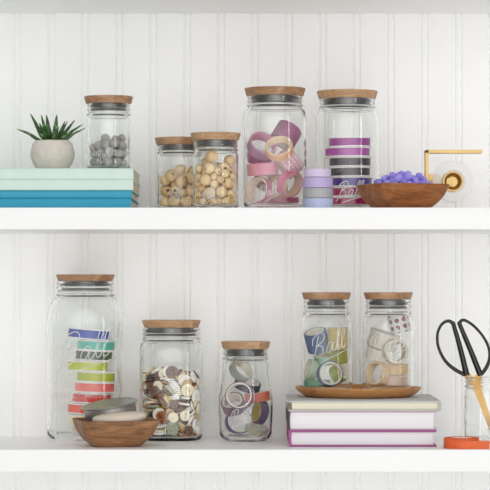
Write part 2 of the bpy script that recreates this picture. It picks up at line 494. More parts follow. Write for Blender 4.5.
# ---- potted succulent -----------------------------------------------------------
def succulent():
    Y = 95; k = K(Y) * S
    cx = 52.5
    root = empty('potted_succulent', (X(cx, Y), Y * S, MINT_TOP), 'small spiky green succulent in a round pale concrete pot on the mint books', 'plant')
    zt = (Z(140.6, Y) - MINT_TOP) / k
    bm = bmesh.new()
    prof = [(0, 0), (13.5, 0), (15, .5), (17.5, 4), (20.2, 8.5), (21.8, 13), (22.2, 17), (21.6, 21), (19.8, zt - 3), (17.8, zt - .8), (16.8, zt), (15.8, zt - .3), (15.2, zt - 2), (15.5, zt - 6), (0, zt - 6)]
    lathe(bm, [(r * k, z * k) for r, z in prof], 64)
    for v in bm.verts:
        v.co += Vector(v.co).normalized() * noise.noise(v.co * 120) * .25 * k
    m = mottled('concrete', (216, 209, 199), .85, .07, 90, .5, 500)
    obj('pot', bm, m, root, angle=60)
    bm = bmesh.new()
    lathe(bm, [(0, (zt - 3.0) * k), (8 * k, (zt - 3.2) * k), (15.1 * k, (zt - 3.8) * k), (15.1 * k, (zt - 5.8) * k), (0, (zt - 5.8) * k)], 32)
    for v in bm.verts: v.co.z += noise.noise(v.co * 900) * .5 * k
    obj('soil', bm, mottled('dark_soil', (58, 48, 40), .95, .3, 400), root)
    mleaf, nt, b = base_mat('succulent_leaf')
    tc = nt.nodes.new('ShaderNodeTexCoord')
    n = nt.nodes.new('ShaderNodeTexNoise'); n.inputs['Scale'].default_value = 160; n.inputs['Detail'].default_value = 3
    nt.links.new(tc.outputs['Object'], n.inputs['Vector'])
    r = nt.nodes.new('ShaderNodeValToRGB'); cr = r.color_ramp; cr.elements.new(.6); cr.elements.new(.7)
    for e, (p, c) in zip(cr.elements, [(.3, (26, 50, 24)), (.5, (48, 86, 38)), (.63, (78, 122, 54)), (.76, (170, 190, 140))]): e.position = p; e.color = lin(c)
    nt.links.new(n.outputs['Fac'], r.inputs['Fac']); nt.links.new(r.outputs['Color'], b.inputs['Base Color'])
    b.inputs['Roughness'].default_value = .38
    def leaf(tip, wid, yb, droop=.25, bx=0):
        # tip in photo px; yb: depth offset of the tip
        T = Vector(((tip[0] - cx), yb, (Z(tip[1], Y) - MINT_TOP) / k))
        B = Vector((bx + (T.x) * .06, yb * .12, zt - 4))
        mid = B.lerp(T, .5) + Vector((0, 0, droop * abs(T.x) * .35 + 0.5))
        mid.x += T.x * .06
        path = spline([B, B.lerp(mid, .5) + Vector((T.x * .05, 0, .6)), mid, mid.lerp(T, .55), T], 5)
        bm = bmesh.new(); rows = []
        up = Vector((-T.x * .35, -yb * .5 - 14, 16)).normalized()
        for i, p in enumerate(path):
            u = i / (len(path) - 1)
            t = (path[min(i + 1, len(path) - 1)] - path[max(i - 1, 0)]).normalized()
            side = t.cross(up).normalized(); nn = side.cross(t).normalized()
            w = 1.12 * wid * (1 - u) ** .75 * (.75 + .45 * min(1, u * 4)) + .12
            row = []
            for a in range(10):
                an = 2 * PI * a / 10
                cx_, sn = math.cos(an), math.sin(an)
                thick = w * (.34 if sn < 0 else .1)
                tooth = 1 + (.06 if (i % 2) else 0) * (abs(cx_) > .9)
                row.append(bm.verts.new((p + side * cx_ * w * tooth + nn * (sn * thick + w * .18 * abs(cx_))) * k))
            rows.append(row)
        for A, Bq in zip(rows, rows[1:]):
            for a in range(10): bm.faces.new((A[a], A[(a + 1) % 10], Bq[(a + 1) % 10], Bq[a]))
        bm.faces.new(rows[0][::-1]); bm.faces.new(rows[-1])
        obj('leaf', bm, mleaf, root, angle=60)
    for tip, w, yb, dr, bx in [((16.8, 129.2), 3.0, -6, .16, -4), ((29.8, 113.2), 2.9, 6, .05, -3), ((41.4, 115.2), 2.6, -4, .0, -2), ((45.8, 114.2), 2.9, 8, .0, -1),
                               ((56.4, 114.2), 3.0, 5, 0, 1), ((68.2, 121.2), 2.6, -5, .1, 2), ((74.4, 119.2), 2.7, 9, .1, 2), ((82.5, 124.2), 2.9, 2, .2, 3), ((86.3, 128.4), 2.9, -8, .16, 4),
                               ((50, 124), 2.6, -12, 0, 0), ((60, 127), 2.4, -14, .1, 1), ((43, 130), 2.2, -15, .1, -2), ((38, 122), 2.4, 15, .1, -2), ((64, 120), 2.4, 16, .1, 2)]:
        leaf(tip, w, yb, dr, bx)
succulent()

# ---- sphere packing ------------------------------------------------------------
def pack(radii, R, zfloor, iters=500, seed=1, shape=None):
    """drop balls into a vertical cylinder (or a bowl: shape(z) -> radius) and let them settle"""
    rnd = random.Random(seed); n = len(radii)
    P_ = []
    for i, r in enumerate(radii):
        a = rnd.uniform(0, 2 * PI); q = math.sqrt(rnd.random()) * max(0, R - r)
        P_.append([q * math.cos(a), q * math.sin(a), zfloor + r + i * (max(radii) * 2.2) * (max(radii) / R) ** 2 * .75 + rnd.random()])
    for it in range(iters):
        g = .25 if it < iters * .75 else .02
        for p in P_: p[2] -= g
        for sweep in range(2):
            for i in range(n):
                a = P_[i]; ra = radii[i]
                for j in range(i + 1, n):
                    b = P_[j]; m = ra + radii[j]
                    dz = b[2] - a[2]
                    if dz > m or dz < -m: continue
                    dx = b[0] - a[0]; dy = b[1] - a[1]
                    d2 = dx * dx + dy * dy + dz * dz
                    if d2 < m * m:
                        d = math.sqrt(d2) or 1e-6; f = (m - d) * .5 / d
                        a[0] -= dx * f; a[1] -= dy * f; a[2] -= dz * f
                        b[0] += dx * f; b[1] += dy * f; b[2] += dz * f
            for i in range(n):
                a = P_[i]; r = radii[i]
                lim = (shape(a[2]) if shape else R) - r
                q = math.hypot(a[0], a[1])
                if q > lim > 0: a[0] *= lim / q; a[1] *= lim / q
                if a[2] < zfloor + r: a[2] = zfloor + r
    return P_

# ---- felt balls ------------------------------------------------------------------
def felt_mesh(name, mat, fuzz, seed, sub=4, lump=.08):
    bm = bmesh.new(); bmesh.ops.create_icosphere(bm, subdivisions=sub, radius=1)
    rnd = random.Random(seed); off = Vector((seed * 3.1, seed * 1.3, 0))
    for v in bm.verts:
        d = 1 + lump * noise.noise(v.co * 2.2 + off) + fuzz * noise.noise(v.co * 7 + off) + fuzz * .6 * rnd.uniform(-1, 1)
        v.co *= d * .97
    me = bpy.data.meshes.new(name); bm.to_mesh(me); bm.free()
    me.materials.append(mat); me.polygons.foreach_set('use_smooth', [True] * len(me.polygons))
    return me
def scatter(name, meshes, cx, Y, zb, pts, radii, label, cat, group, sizes=None):
    k = K(Y) * S
    rnd = random.Random(len(pts))
    for i, (p, r) in enumerate(zip(pts, radii)):
        me = meshes[i % len(meshes)]
        o = bpy.data.objects.new(name, me); COL.objects.link(o)
        o.location = Vector((X(cx, Y) + p[0] * k, Y * S + p[1] * k, zb + p[2] * k))
        o.rotation_euler = (rnd.uniform(0, 6.28), rnd.uniform(0, 6.28), rnd.uniform(0, 6.28))
        o.scale = (r * k,) * 3
        lab = label(i, r) if callable(label) else label
        tag(o, lab, cat, group)

YA = 100
jar(108.6, YA, MINT_TOP, Z(96.6, YA), 24.6, 7.2, 21.8, 20.6, 'straight glass jar half full of grey felt balls on the mint books', (50, 54), .0, 4, lidmat=0,
    letters=[(104, 155, 17, 22, .42)])
M_GREYFELT = [mottled('grey_felt_%d' % i, c, .95, .1, 1.5, .4, 6, sheen=.3) for i, c in enumerate([(164, 161, 156), (180, 177, 172), (148, 145, 140)])]
rad = [random.Random(3 + i).uniform(4.1, 5.0) for i in range(46)]
pts = pack(rad, 19.4, 4.2, 260, 5)
scatter('felt_ball', [felt_mesh('felt_ball', M_GREYFELT[i], .05, i + 1, 3) for i in range(3)], 108.6, YA, MINT_TOP, pts, rad,
        'small grey felt ball in the wooden-lidded jar on the mint books', 'felt ball', 'grey felt balls in the jar')

# ---- wooden bead jars ---------------------------------------------------------
def bead_mesh(name, mat, hole):
    n = 14; a0 = math.asin(hole)
    prof = [(math.sin(a0 + (PI - 2 * a0) * i / n), math.cos(a0 + (PI - 2 * a0) * i / n)) for i in range(n + 1)]
    prof += [(hole * .98, -math.cos(a0) * .9), (hole * .98, math.cos(a0) * .9)]
    bm = bmesh.new(); lathe(bm, prof, 24, closed=True)
    bmesh.ops.recalc_face_normals(bm, faces=bm.faces)
    me = bpy.data.meshes.new(name); bm.to_mesh(me); bm.free(); me.materials.append(mat)
    me.polygons.foreach_set('use_smooth', [True] * len(me.polygons)); me.set_sharp_from_angle(angle=math.radians(50))
    return me
M_BEAD = [wood('bead_wood_%d' % i, [(.3, a), (.5, b_), (.7, c)], 1, .5, (.6, 3, 3), i * 2.3)
          for i, (a, b_, c) in enumerate([((202, 170, 124), (224, 196, 152), (236, 212, 172)), ((214, 184, 138), (234, 208, 166), (243, 222, 186)), ((192, 154, 104), (212, 178, 130), (226, 196, 150))])]
BEADS = [bead_mesh('bead', M_BEAD[i % 3], (.28, .32, .25)[i % 3]) for i in range(3)]
def bead_jar(cx, Y, ztop, label, n, big, small, frac, where, lets, seed, lm):
    jar(cx, Y, UP_Z, ztop, 25.2, 7.4, 22.9, 21.6, label, (52, 57), .0, 4, lidmat=lm, letters=lets)
    rnd = random.Random(seed)
    rad = [rnd.uniform(*big) if rnd.random() < frac else rnd.uniform(*small) for _ in range(n)]
    pts = pack(rad, 20.6, 4.2, 260, seed)
    mid = (big[0] + small[1]) / 2
    scatter('wooden_bead', BEADS, cx, Y, UP_Z, pts, rad,
            lambda i, r: ('large ' if r > mid else 'small ') + 'round unfinished wooden bead in the ' + where, 'bead', 'wooden beads in the ' + where)
bead_jar(180, 140, Z(138, 140), 'glass jar of wooden beads standing behind the fuller bead jar', 40, (5.4, 6.2), (3.8, 4.4), .72, 'rear bead jar', [(176, 194, 17, 22, .42)], 11, 2)
bead_jar(215.6, 62, Z(133.2, 62), 'glass jar filled nearly to its neck with wooden beads, in front', 72, (5.4, 6.4), (3.4, 4.2), .42, 'front bead jar', [(208, 196, 17, 22, .42)], 23, 1)

# ---- rolls of tape and ribbon ---------------------------------------------------
TM = {}
def colmat(c, rough=.5, sheen=0):
    key = (c, rough)
    if key not in TM: TM[key] = mottled('tape_%d_%d_%d' % c, c, rough, .05, 300, .08, 1500)
    return TM[key]
def axisrot(d):
    return Vector((0, 0, 1)).rotation_difference(Vector(d).normalized())
ROLLS = []
SETTLED = {   # resting place of each roll in its jar: offset from the jar base, then its rotation
    'open mauve ribbon roll uppermost at the left in the tall pink jar': (-13.01, -4.57, 63.86, 0.8946, 0.4141, 0.1673, 0.0101),
    'plum ribbon roll on top at the right in the tall pink jar': (11.24, 7.07, 75.21, 0.9469, -0.1635, 0.2706, 0.058),
    'peach ribbon roll leaning across the middle of the tall pink jar': (4.06, -15.95, 60.65, 0.9062, 0.4167, -0.0706, 0.0102),
    'pale pink plaid ribbon roll in the tall pink jar': (13.56, 1.31, 47.3, 0.8919, -0.0242, 0.431, 0.1348),
    'dark mauve pink ribbon roll behind the pink one in the tall jar': (-15.57, 5.55, 53.68, 0.9935, 0.1086, -0.0252, 0.0232),
    'rose pink ribbon roll lying across the left of the tall pink jar': (-12.46, -5.47, 40.93, 0.9967, 0.0301, -0.0399, 0.064),
    'pink ribbon roll with a cream rim facing out low in the tall pink jar': (-15.02, -9.49, 19.0, 0.7721, 0.5183, -0.3639, -0.0519),
    'tan ribbon roll standing upright at the bottom of the tall pink jar': (2.53, 1.03, 23.35, 0.7804, 0.3604, 0.5107, 0.0122),
    'hot pink ribbon roll leaning at the right of the tall pink jar': (14.34, -14.41, 25.87, 0.581, 0.5402, 0.6075, -0.0396),
    'dark rose ribbon roll lying flat on the bottom of the tall pink jar': (7.93, 2.04, 9.09, 0.9995, 0.0281, -0.0115, 0.0088),
    'dusty beige pink roll at the back of the tall pink jar': (-9.13, 15.99, 31.06, 0.894, 0.42, 0.1556, 0.0099),
    'sage grey tape roll at the top of the small tapered jar': (-4.41, -2.69, 70.52, 0.8883, 0.3247, 0.3248, -0.0037),
    'navy tape roll in the small tapered jar': (1.75, 6.63, 55.98, 0.9788, 0.149, 0.1402, 0.005),
    'brick red tape roll lying flat in the small tapered jar': (11.85, 1.43, 43.95, 0.9975, 0.0128, -0.0664, 0.0194),
    'mauve tape roll with a white rim facing out in the small tapered jar': (-5.56, -13.2, 45.64, 0.7589, 0.6368, -0.0372, -0.1312),
    'dusty mauve tape roll at the left wall of the small tapered jar': (-12.41, 2.98, 36.57, 0.9173, 0.3598, -0.145, 0.0898),
    'violet tape roll with a white rim at the bottom of the small tapered jar': (-7.0, 8.72, 18.92, 0.7943, 0.5885, 0.1461, 0.0372),
    'grey violet tape roll standing on edge in the small tapered jar': (14.36, -1.38, 28.66, 0.7705, 0.3118, -0.551, -0.0742),
    'pale sage tape roll at the bottom of the small tapered jar': (10.86, -4.78, 12.03, 0.9825, 0.1382, 0.1239, -0.0187),
    'slate blue tape roll tilted at the top of the blue and green jar': (-9.53, 1.42, 51.95, 0.9784, 0.1583, -0.1285, 0.0343),
    'khaki tape roll at the top right of the blue and green jar': (10.86, -7.88, 54.46, 0.9983, 0.0306, -0.0088, -0.0497),
    'olive green tape roll under the khaki one': (10.92, 3.23, 36.69, 0.9955, 0.0873, -0.0366, 0.0036),
    'mint tape roll in the middle of the blue and green jar': (-0.89, 9.02, 33.75, 0.988, 0.1245, -0.057, 0.0715),
    'pale green tape roll standing at the left wall of the blue and green jar': (-15.44, -3.99, 22.77, 0.7807, 0.2129, -0.5855, -0.0486),
    'navy tape roll with an open face at the bottom of the blue and green jar': (2.93, -14.74, 19.18, 0.7713, 0.6157, 0.1613, -0.0048),
    'green tape roll lying flat at the bottom of the blue and green jar': (-9.84, -1.07, 9.56, 1.0, 0.0024, -0.0029, 0.0014),
    'lime olive tape roll at the right wall of the blue and green jar': (12.36, 2.7, 19.01, 0.8639, 0.2762, 0.421, 0.0111),
    'grey tape roll with brown dots on top in the kraft and dotted jar': (11.08, -0.6, 69.0, 0.9835, -0.0302, -0.1163, 0.135),
    'pale grey tape roll under the dotted one': (-5.16, 3.82, 52.6, 0.9877, 0.0507, 0.1466, 0.0191),
    'greige tape roll facing out in the middle of the kraft and dotted jar': (6.0, -14.23, 41.27, 0.7254, 0.6457, 0.2364, 0.0324),
    'kraft tape roll facing out at the bottom of the kraft and dotted jar': (-10.93, -7.35, 18.99, 0.7499, 0.5212, -0.4031, -0.0603),
    'kraft tape roll lying flat in the kraft and dotted jar': (7.03, 3.2, 23.56, 0.9997, 0.0211, 0.0095, -0.0015),
    'pinkish beige tape roll flat on the bottom of the kraft and dotted jar': (5.95, 2.27, 12.06, 1.0, 0.0003, -0.0006, -0.0013),
    'off white tape roll at the left back of the kraft and dotted jar': (-10.92, 1.4, 39.11, 0.9876, 0.0872, 0.129, 0.0182),
}
JARS, JK = {}, {}
def roll(px, py, Y, R, rin, w, axis, c, label, jarY=None, core=(238, 232, 222), coremat=None, tapemat=None, group='rolls of tape in the jars', name='tape_roll', spin=0.0, cat='tape roll', side=None):
    k = K(Y) * S
    q = axisrot(axis) @ Quaternion((0, 0, 1), spin)
    root = empty(name, P(px, py, Y), label, cat, group, q)
    if label in SETTLED:
        a = SETTLED[label]; root.location = JARS[group] + Vector(a[:3]) * JK[group]; root.rotation_quaternion = a[3:]
    ct = max(.9, (R - rin) * .35)
    bm = bmesh.new()
    h = w / 2; e = .35
    prof = [(rin + ct, -h), (R - e, -h), (R, -h + e), (R, h - e), (R - e, h), (rin + ct, h)]
    lathe(bm, [(r * k, z * k) for r, z in prof], 56, closed=True, uv=True)
    bmesh.ops.recalc_face_normals(bm, faces=bm.faces)
    o = obj('tape', bm, tapemat or colmat(c), root, angle=40)
    bm = bmesh.new()
    prof = [(rin, -h - .15), (rin + ct - .02, -h - .15), (rin + ct - .02, h + .15), (rin, h + .15)]
    lathe(bm, [(r * k, z * k) for r, z in prof], 56, closed=True)
    obj('core', bm, coremat or colmat(core, .7), root, angle=40)
    ROLLS.append((label, px, py, Y, R, w, Vector(axis).normalized()))
    return root

def spool(px, zc, Y, R, w, c, label, base, tilt=(0, 0), group='', flange=1.1, over=1.3, white=(240, 238, 236)):
    k = K(Y) * S
    root = empty('ribbon_spool', (X(px, Y), Y * S, base + zc * k), label, 'ribbon spool', group)
    root.rotation_euler = (tilt[0], tilt[1], 0)
    h = w / 2
    bm = bmesh.new()
    lathe(bm, [(r * k, z * k) for r, z in [(5, -h + flange), (R - .3, -h + flange), (R, -h + flange + .3), (R, h - flange - .3), (R - .3, h - flange), (5, h - flange)]], 64, closed=True)
    obj('ribbon', bm, colmat(c, .38), root)
    for s_ in (-1, 1):
        bm = bmesh.new(); zc_ = s_ * (h - flange / 2)
        lathe(bm, [(r * k, (zc_ + z) * k) for r, z in [(4, -flange / 2 + .02), (R + over - .2, -flange / 2 + .02), (R + over, 0), (R + over - .2, flange / 2 - .02), (4, flange / 2 - .02)]], 64, closed=True)
        obj('flange', bm, colmat(white, .5), root)
    return root

# ---- tall jar of pink rolls ------------------------------------------------------
YC = 90
jar(275.0, YC, UP_Z, Z(88.4, YC), 30.6, 8, 31.8, 26.8, 'tall glass jar of pink and mauve ribbon rolls', (92, 102), .25, 6, lidmat=2,
    letters=[(268, 192, 22, 22, .5)], band=7.5)
PINKG = 'ribbon rolls in the tall pink jar'
JARS[PINKG] = Vector((X(275.0, YC), YC * S, UP_Z)); JK[PINKG] = K(YC) * S
plaid = patterned('pink_plaid', (222, 190, 196), (176, 130, 146), 'grid', (26, 4, 1))
roll(259.5, 146, YC - 2, 14.6, 12.5, 10.8, (.45, -.75, .62), (186, 146, 174), 'open mauve ribbon roll uppermost at the left in the tall pink jar', core=(214, 160, 186), group=PINKG)
roll(286.5, 139, YC + 9, 13.5, 9.7, 18.4, (.62, .35, .72), (158, 98, 132), 'plum ribbon roll on top at the right in the tall pink jar', group=PINKG)
roll(281.5, 149.5, YC - 16, 14.0, 11.9, 8.6, (-.28, -.42, .86), (226, 176, 132), 'peach ribbon roll leaning across the middle of the tall pink jar', core=(238, 216, 190), group=PINKG)
roll(293.5, 163, YC + 1, 14.0, 10.8, 18.4, (.5, -.3, .8), (220, 190, 198), 'pale pink plaid ribbon roll in the tall pink jar', tapemat=plaid, group=PINKG)
roll(259, 157, YC + 8, 13.0, 10.3, 9.7, (.1, -.3, .95), (172, 104, 142), 'dark mauve pink ribbon roll behind the pink one in the tall jar', group=PINKG)
roll(264.5, 169.5, YC - 10, 15.7, 12.4, 11.9, (-.2, -.18, .96), (216, 148, 166), 'rose pink ribbon roll lying across the left of the tall pink jar', core=(230, 190, 200), group=PINKG)
roll(257.2, 191.2, YC - 13, 13.8, 12.1, 10.8, (-.42, -.8, .28), (196, 116, 142), 'pink ribbon roll with a cream rim facing out low in the tall pink jar', core=(246, 234, 222), group=PINKG)
roll(275.5, 187, YC - 2, 12.4, 9.9, 8.6, (.75, -.55, .2), (204, 164, 116), 'tan ribbon roll standing upright at the bottom of the tall pink jar', core=(236, 214, 176), group=PINKG)
roll(289.5, 185.5, YC - 7, 13.5, 10.8, 9.7, (.72, -.6, -.3), (208, 120, 148), 'hot pink ribbon roll leaning at the right of the tall pink jar', core=(216, 190, 170), group=PINKG)
roll(283.5, 201, YC + 2, 16.2, 11.9, 7.0, (0, 0, 1), (158, 74, 102), 'dark rose ribbon roll lying flat on the bottom of the tall pink jar', group=PINKG)
roll(266, 178, YC + 13, 11.9, 8.6, 9.7, (.3, -.6, .7), (186, 150, 146), 'dusty beige pink roll at the back of the tall pink jar', group=PINKG)


# ---- tall jar of purple spools -----------------------------------------------------
YD = 130
jar(347.2, YD, UP_Z, Z(91.2, YD), 30.6, 8, 31.8, 26.8, 'tall glass jar of purple and black ribbon spools', (92, 102), .25, 6, lidmat=1, band=7.5,
    letters=[(349, 191, 29, 8, .62)])
kD = K(YD) * S
PG = 'ribbon spools in the tall purple jar'
for i, (zc, px, c, lab) in enumerate([
        (9.3, 350, (176, 22, 92), 'crimson ribbon spool at the bottom of the purple stack'),
        (19.2, 351, (170, 24, 96), 'crimson ribbon spool behind the white script lettering'),
        (29.0, 351.5, (84, 50, 142), 'indigo ribbon spool in the purple stack'),
        (38.9, 349.5, (44, 30, 48), 'black ribbon spool lying on the indigo one'),
        (48.8, 350, (46, 32, 50), 'black ribbon spool under the magenta ones'),
        (58.6, 347.5, (166, 66, 158), 'orchid purple ribbon spool, second from the top of the purple stack'),
        (68.6, 349.8, (150, 46, 140), 'magenta purple ribbon spool on top of the purple stack')]):
    spool(px, zc, YD, 20.6 + (1.8 if i == 5 else 0), 9.6, c, lab, UP_Z, (0.0, random.uniform(-.012, .012)), PG)

# ---- washi stack --------------------------------------------------------------------
YW, kW = 34, K(34)
WG = 'washi tape stack beside the purple jar'
zc = UP_Z
gridm = patterned('grey_gingham', (150, 150, 154), (206, 206, 212), 'grid', (44, 5, 1))
hs = [10.2, 10.2, 10.6, 8.6]
for i, (c, R, dx, lab, tm) in enumerate([((182, 190, 222), 15, 0, 'periwinkle washi tape roll at the bottom of the small stack', None),
                              ((150, 150, 154), 14.9, 0, 'grey gingham washi tape roll in the small stack', gridm),
                              ((184, 170, 212), 15.0, -.3, 'lavender washi tape roll, second from the top of the small stack', None),
                              ((212, 196, 224), 13.6, -.8, 'pale lilac washi tape roll on top of the small stack', None)]):
    h = hs[i] * S * kW
    roll(318 + dx, HY - (zc + h / 2) / (kW * S), YW, R, 9, hs[i] - .4, (0, 0, 1), c, lab, group=WG, tapemat=tm)
    zc += h

# ---- square wooden bowls ---------------------------------------------------------------
def square_bowl(cx, Y, zbase, side, h, base_side, rot, mat, label, name='wooden_bowl', e=6.0, wallt=3.0, floor=4):
    k = K(Y) * S
    root = empty(name, (X(cx, Y), Y * S, zbase), label, 'bowl', 'square wooden bowls')
    def sq(r, z, a):
        c, s_ = abs(math.cos(a)), abs(math.sin(a))
        q = r * (c ** e + s_ ** e) ** (-1 / e)
        wob = 0 if z < h * k * .6 else 0
        return (q * math.cos(a), q * math.sin(a), z + wob)
    a, b = side / 2, base_side / 2
    prof = [(0, .5), (b - 3, .3), (b - 1, 0)]
    for i in range(11):
        u = i / 10
        prof.append((b + (a - b) * (.45 * u + .55 * math.sin(u * PI / 2)), h * (.6 * u + .4 * u * u)))
    prof[-1] = (a, h - .8)
    prof += [(a - .4, h - .1), (a - 1.2, h), (a - wallt + .6, h - .1), (a - wallt, h - .9)]
    for i in range(1, 10):
        u = 1 - i / 9.5
        prof.append((b - wallt * .8 + (a - b - wallt * .2) * (.45 * u + .55 * math.sin(u * PI / 2)), floor + (h - .9 - floor) * (.6 * u + .4 * u * u)))
    prof += [(b * .5, floor - .2), (0, floor - .3)]
    bm = bmesh.new(); lathe(bm, [(r * k, z * k) for r, z in prof], 128, fn=sq)
    for v in bm.verts: v.co += Vector((noise.noise(v.co * 40), noise.noise(v.co * 40 + Vector((5, 0, 0))), 0)) * .5 * k
    o = obj('bowl_body', bm, mat, root, angle=50); o.rotation_euler.z = rot
    return root
YBB = 56
square_bowl(402.3, YBB, UP_Z, 77, (Z(184.6, YBB) - UP_Z) / (K(YBB) * S), 44, math.radians(24), M_BOWL_BIG, 'square wooden bowl of lavender pompoms on the upper shelf')
# lavender pompoms
M_LAV = [mottled('lavender_felt_%d' % i, c, .95, .06, 2, .3, 8, sheen=.4) for i, c in enumerate([(166, 150, 242), (176, 162, 248), (152, 138, 234)])]
lav = [felt_mesh('pompom', M_LAV[i], .09, i + 11, 3, .05) for i in range(3)]
rnd = random.Random(9)
rad = [rnd.uniform(3.3, 4.1) for _ in range(185)]
pts = pack(rad, 24, 4.4, 240, 8, shape=lambda z: 18 + (z - 4) * .68 if z < 22 else 30.5 * math.sqrt(max(0.03, 1 - ((z - 20) / 23) ** 2)))
keep = [i for i, p in enumerate(pts) if p[2] < 36.5 - .012 * (p[0] ** 2 + p[1] ** 2)]
pts = [pts[i] for i in keep]; rad = [rad[i] for i in keep]
scatter('pompom', lav, 402.3, YBB, UP_Z, pts, rad, 'small fuzzy lavender pompom heaped in the square wooden bowl', 'pompom', 'lavender pompoms in the bowl')

# ---- brass tape dispenser ----------------------------------------------------------------
def dispenser():
    Y = 122; k = K(Y) * S
    root = empty('tape_dispenser', (X(450, Y), Y * S, UP_Z), 'brass desk tape dispenser with a clear roll, behind the wooden bowl', 'tape dispenser')
    def px_(x): return (x - 450) * k
    def pz(y): return Z(y, Y) - UP_Z
    d = 8 * k
    bm = bmesh.new()
    box(bm, px_(424.8), px_(470), -d, d, 0.00005, 1.6 * k, .3 * k)
    obj('base_plate', bm, M_BRASS, root)
    bm = bmesh.new()
    box(bm, px_(424.8), px_(428), -d, d, 1.6 * k, pz(150.2), .3 * k)
    obj('upright', bm, M_BRASS, root)
    bm = bmesh.new()
    box(bm, px_(424.8), px_(481.5), -d, d, pz(153.6), pz(150.2), .4 * k)
    obj('top_bar', bm, M_BRASS, root)
    bm = bmesh.new()
    box(bm, px_(428), px_(440), -d * .4, d * .55, pz(184), pz(174.3), .6 * k)
    box(bm, px_(439), px_(453), d * .3, d * .55, pz(186.5), pz(177.5), .6 * k)
    obj('arm', bm, M_BRASS, root)
    def turned(name, prof, mat, angle=40, loc=(452.6, 181.6), yoff=0):
        bm = bmesh.new(); lathe(bm, [(r * k, z * k) for r, z in prof], 64, closed=True)
        o = obj(name, bm, mat, root, angle=angle)
        o.rotation_euler = (PI / 2, 0, 0); o.location = (px_(loc[0]), yoff, pz(loc[1])); return o
    turned('hub', [(0.01, -3), (5.2, -3), (6.2, -2), (7.4, 3.6), (8.6, 5.2), (10.1, 5.4), (10.4, 4.6), (10.4, -5), (0.01, -5)], M_BRASS)
    turned('tape_core', [(10.6, -4.6), (12.2, -4.6), (12.2, 4.6), (10.6, 4.6)], clear_mat('clear_core', (250, 250, 250), .35))
    turned('clear_tape', [(12.3, -4.4), (20.2, -4.4), (20.6, -4), (20.6, 4), (20.2, 4.4), (12.3, 4.4)], clear_mat('clear_tape', (244, 244, 242), .5, .2))
    bm = bmesh.new()
    pth = [Vector((px_(x), 0, pz(y))) for x, y in ((463.5, 164.7), (470, 166.5), (480, 169), (496, 171.5))]
    pth = [Vector((px_(x), 0, pz(y))) for x, y in ((470, 178.2), (480, 175), (490, 171.8), (500, 168.5))]
    vs = [[bm.verts.new(p + Vector((0, s_ * 4.2 * k, z))) for s_, z in ((-1, 0), (1, 0), (1, .35 * k), (-1, .35 * k))] for p in pth]
    for A, B in zip(vs, vs[1:]):
        for i in range(4): bm.faces.new((A[i], A[(i + 1) % 4], B[(i + 1) % 4], B[i]))
    bm.faces.new(vs[0][::-1]); bm.faces.new(vs[-1])
    obj('tape_end', bm, clear_mat('tape_strip', (244, 244, 244), .5, .2), root)
dispenser()

# ---- lower shelf: big jar ---------------------------------------------------------------
YE = 166
jar(85.4, YE, LO_Z, Z(274.5, YE), 29.4, 6.6, 38, 27.8, 'largest glass jar, holding a rainbow stack of ribbon spools', (118, 142), .45, 9, lidmat=2,
    letters=[(87, 350, 56, 12, .6)], text=('PERFECT MASON', 82, 395.5, 54, 5), band=5.5)
RG = 'rainbow stack of ribbon spools'
kE = K(YE) * S
for i, (px, zc, c, R, tl, lab) in enumerate([
        (90, 9.3, (232, 208, 170), 17.5, .02, 'cream ribbon spool at the bottom of the rainbow stack'),
        (86, 20.0, (234, 214, 180), 17, .03, 'pale cream ribbon spool under the orange ones'),
        (87.5, 30.9, (224, 70, 24), 19.5, .05, 'orange ribbon spool in the rainbow stack'),
        (92, 41.6, (208, 38, 22), 19.5, .04, 'red ribbon spool in the rainbow stack'),
        (95, 52.2, (226, 98, 90), 19.8, .03, 'coral pink ribbon spool in the rainbow stack'),
        (96, 62.6, (172, 182, 30), 19.0, .04, 'lime green ribbon spool lying on the coral one'),
        (88, 73.6, (182, 192, 36), 19.8, .04, 'lime green ribbon spool under the dark olive one'),
        (94, 83.9, (62, 76, 28), 18.6, .05, 'dark olive ribbon spool in the rainbow stack'),
        (96.2, 94.2, (80, 178, 160), 18.8, .05, 'turquoise ribbon spool under the blue one'),
        (89.3, 105.3, (34, 60, 158), 21.0, .08, 'blue ribbon spool on top of the rainbow stack')]):
    spool(px, zc, YE + random.uniform(-3, 3), R, 10.2, c, lab, LO_Z, (.0, tl), RG, over=1.2)

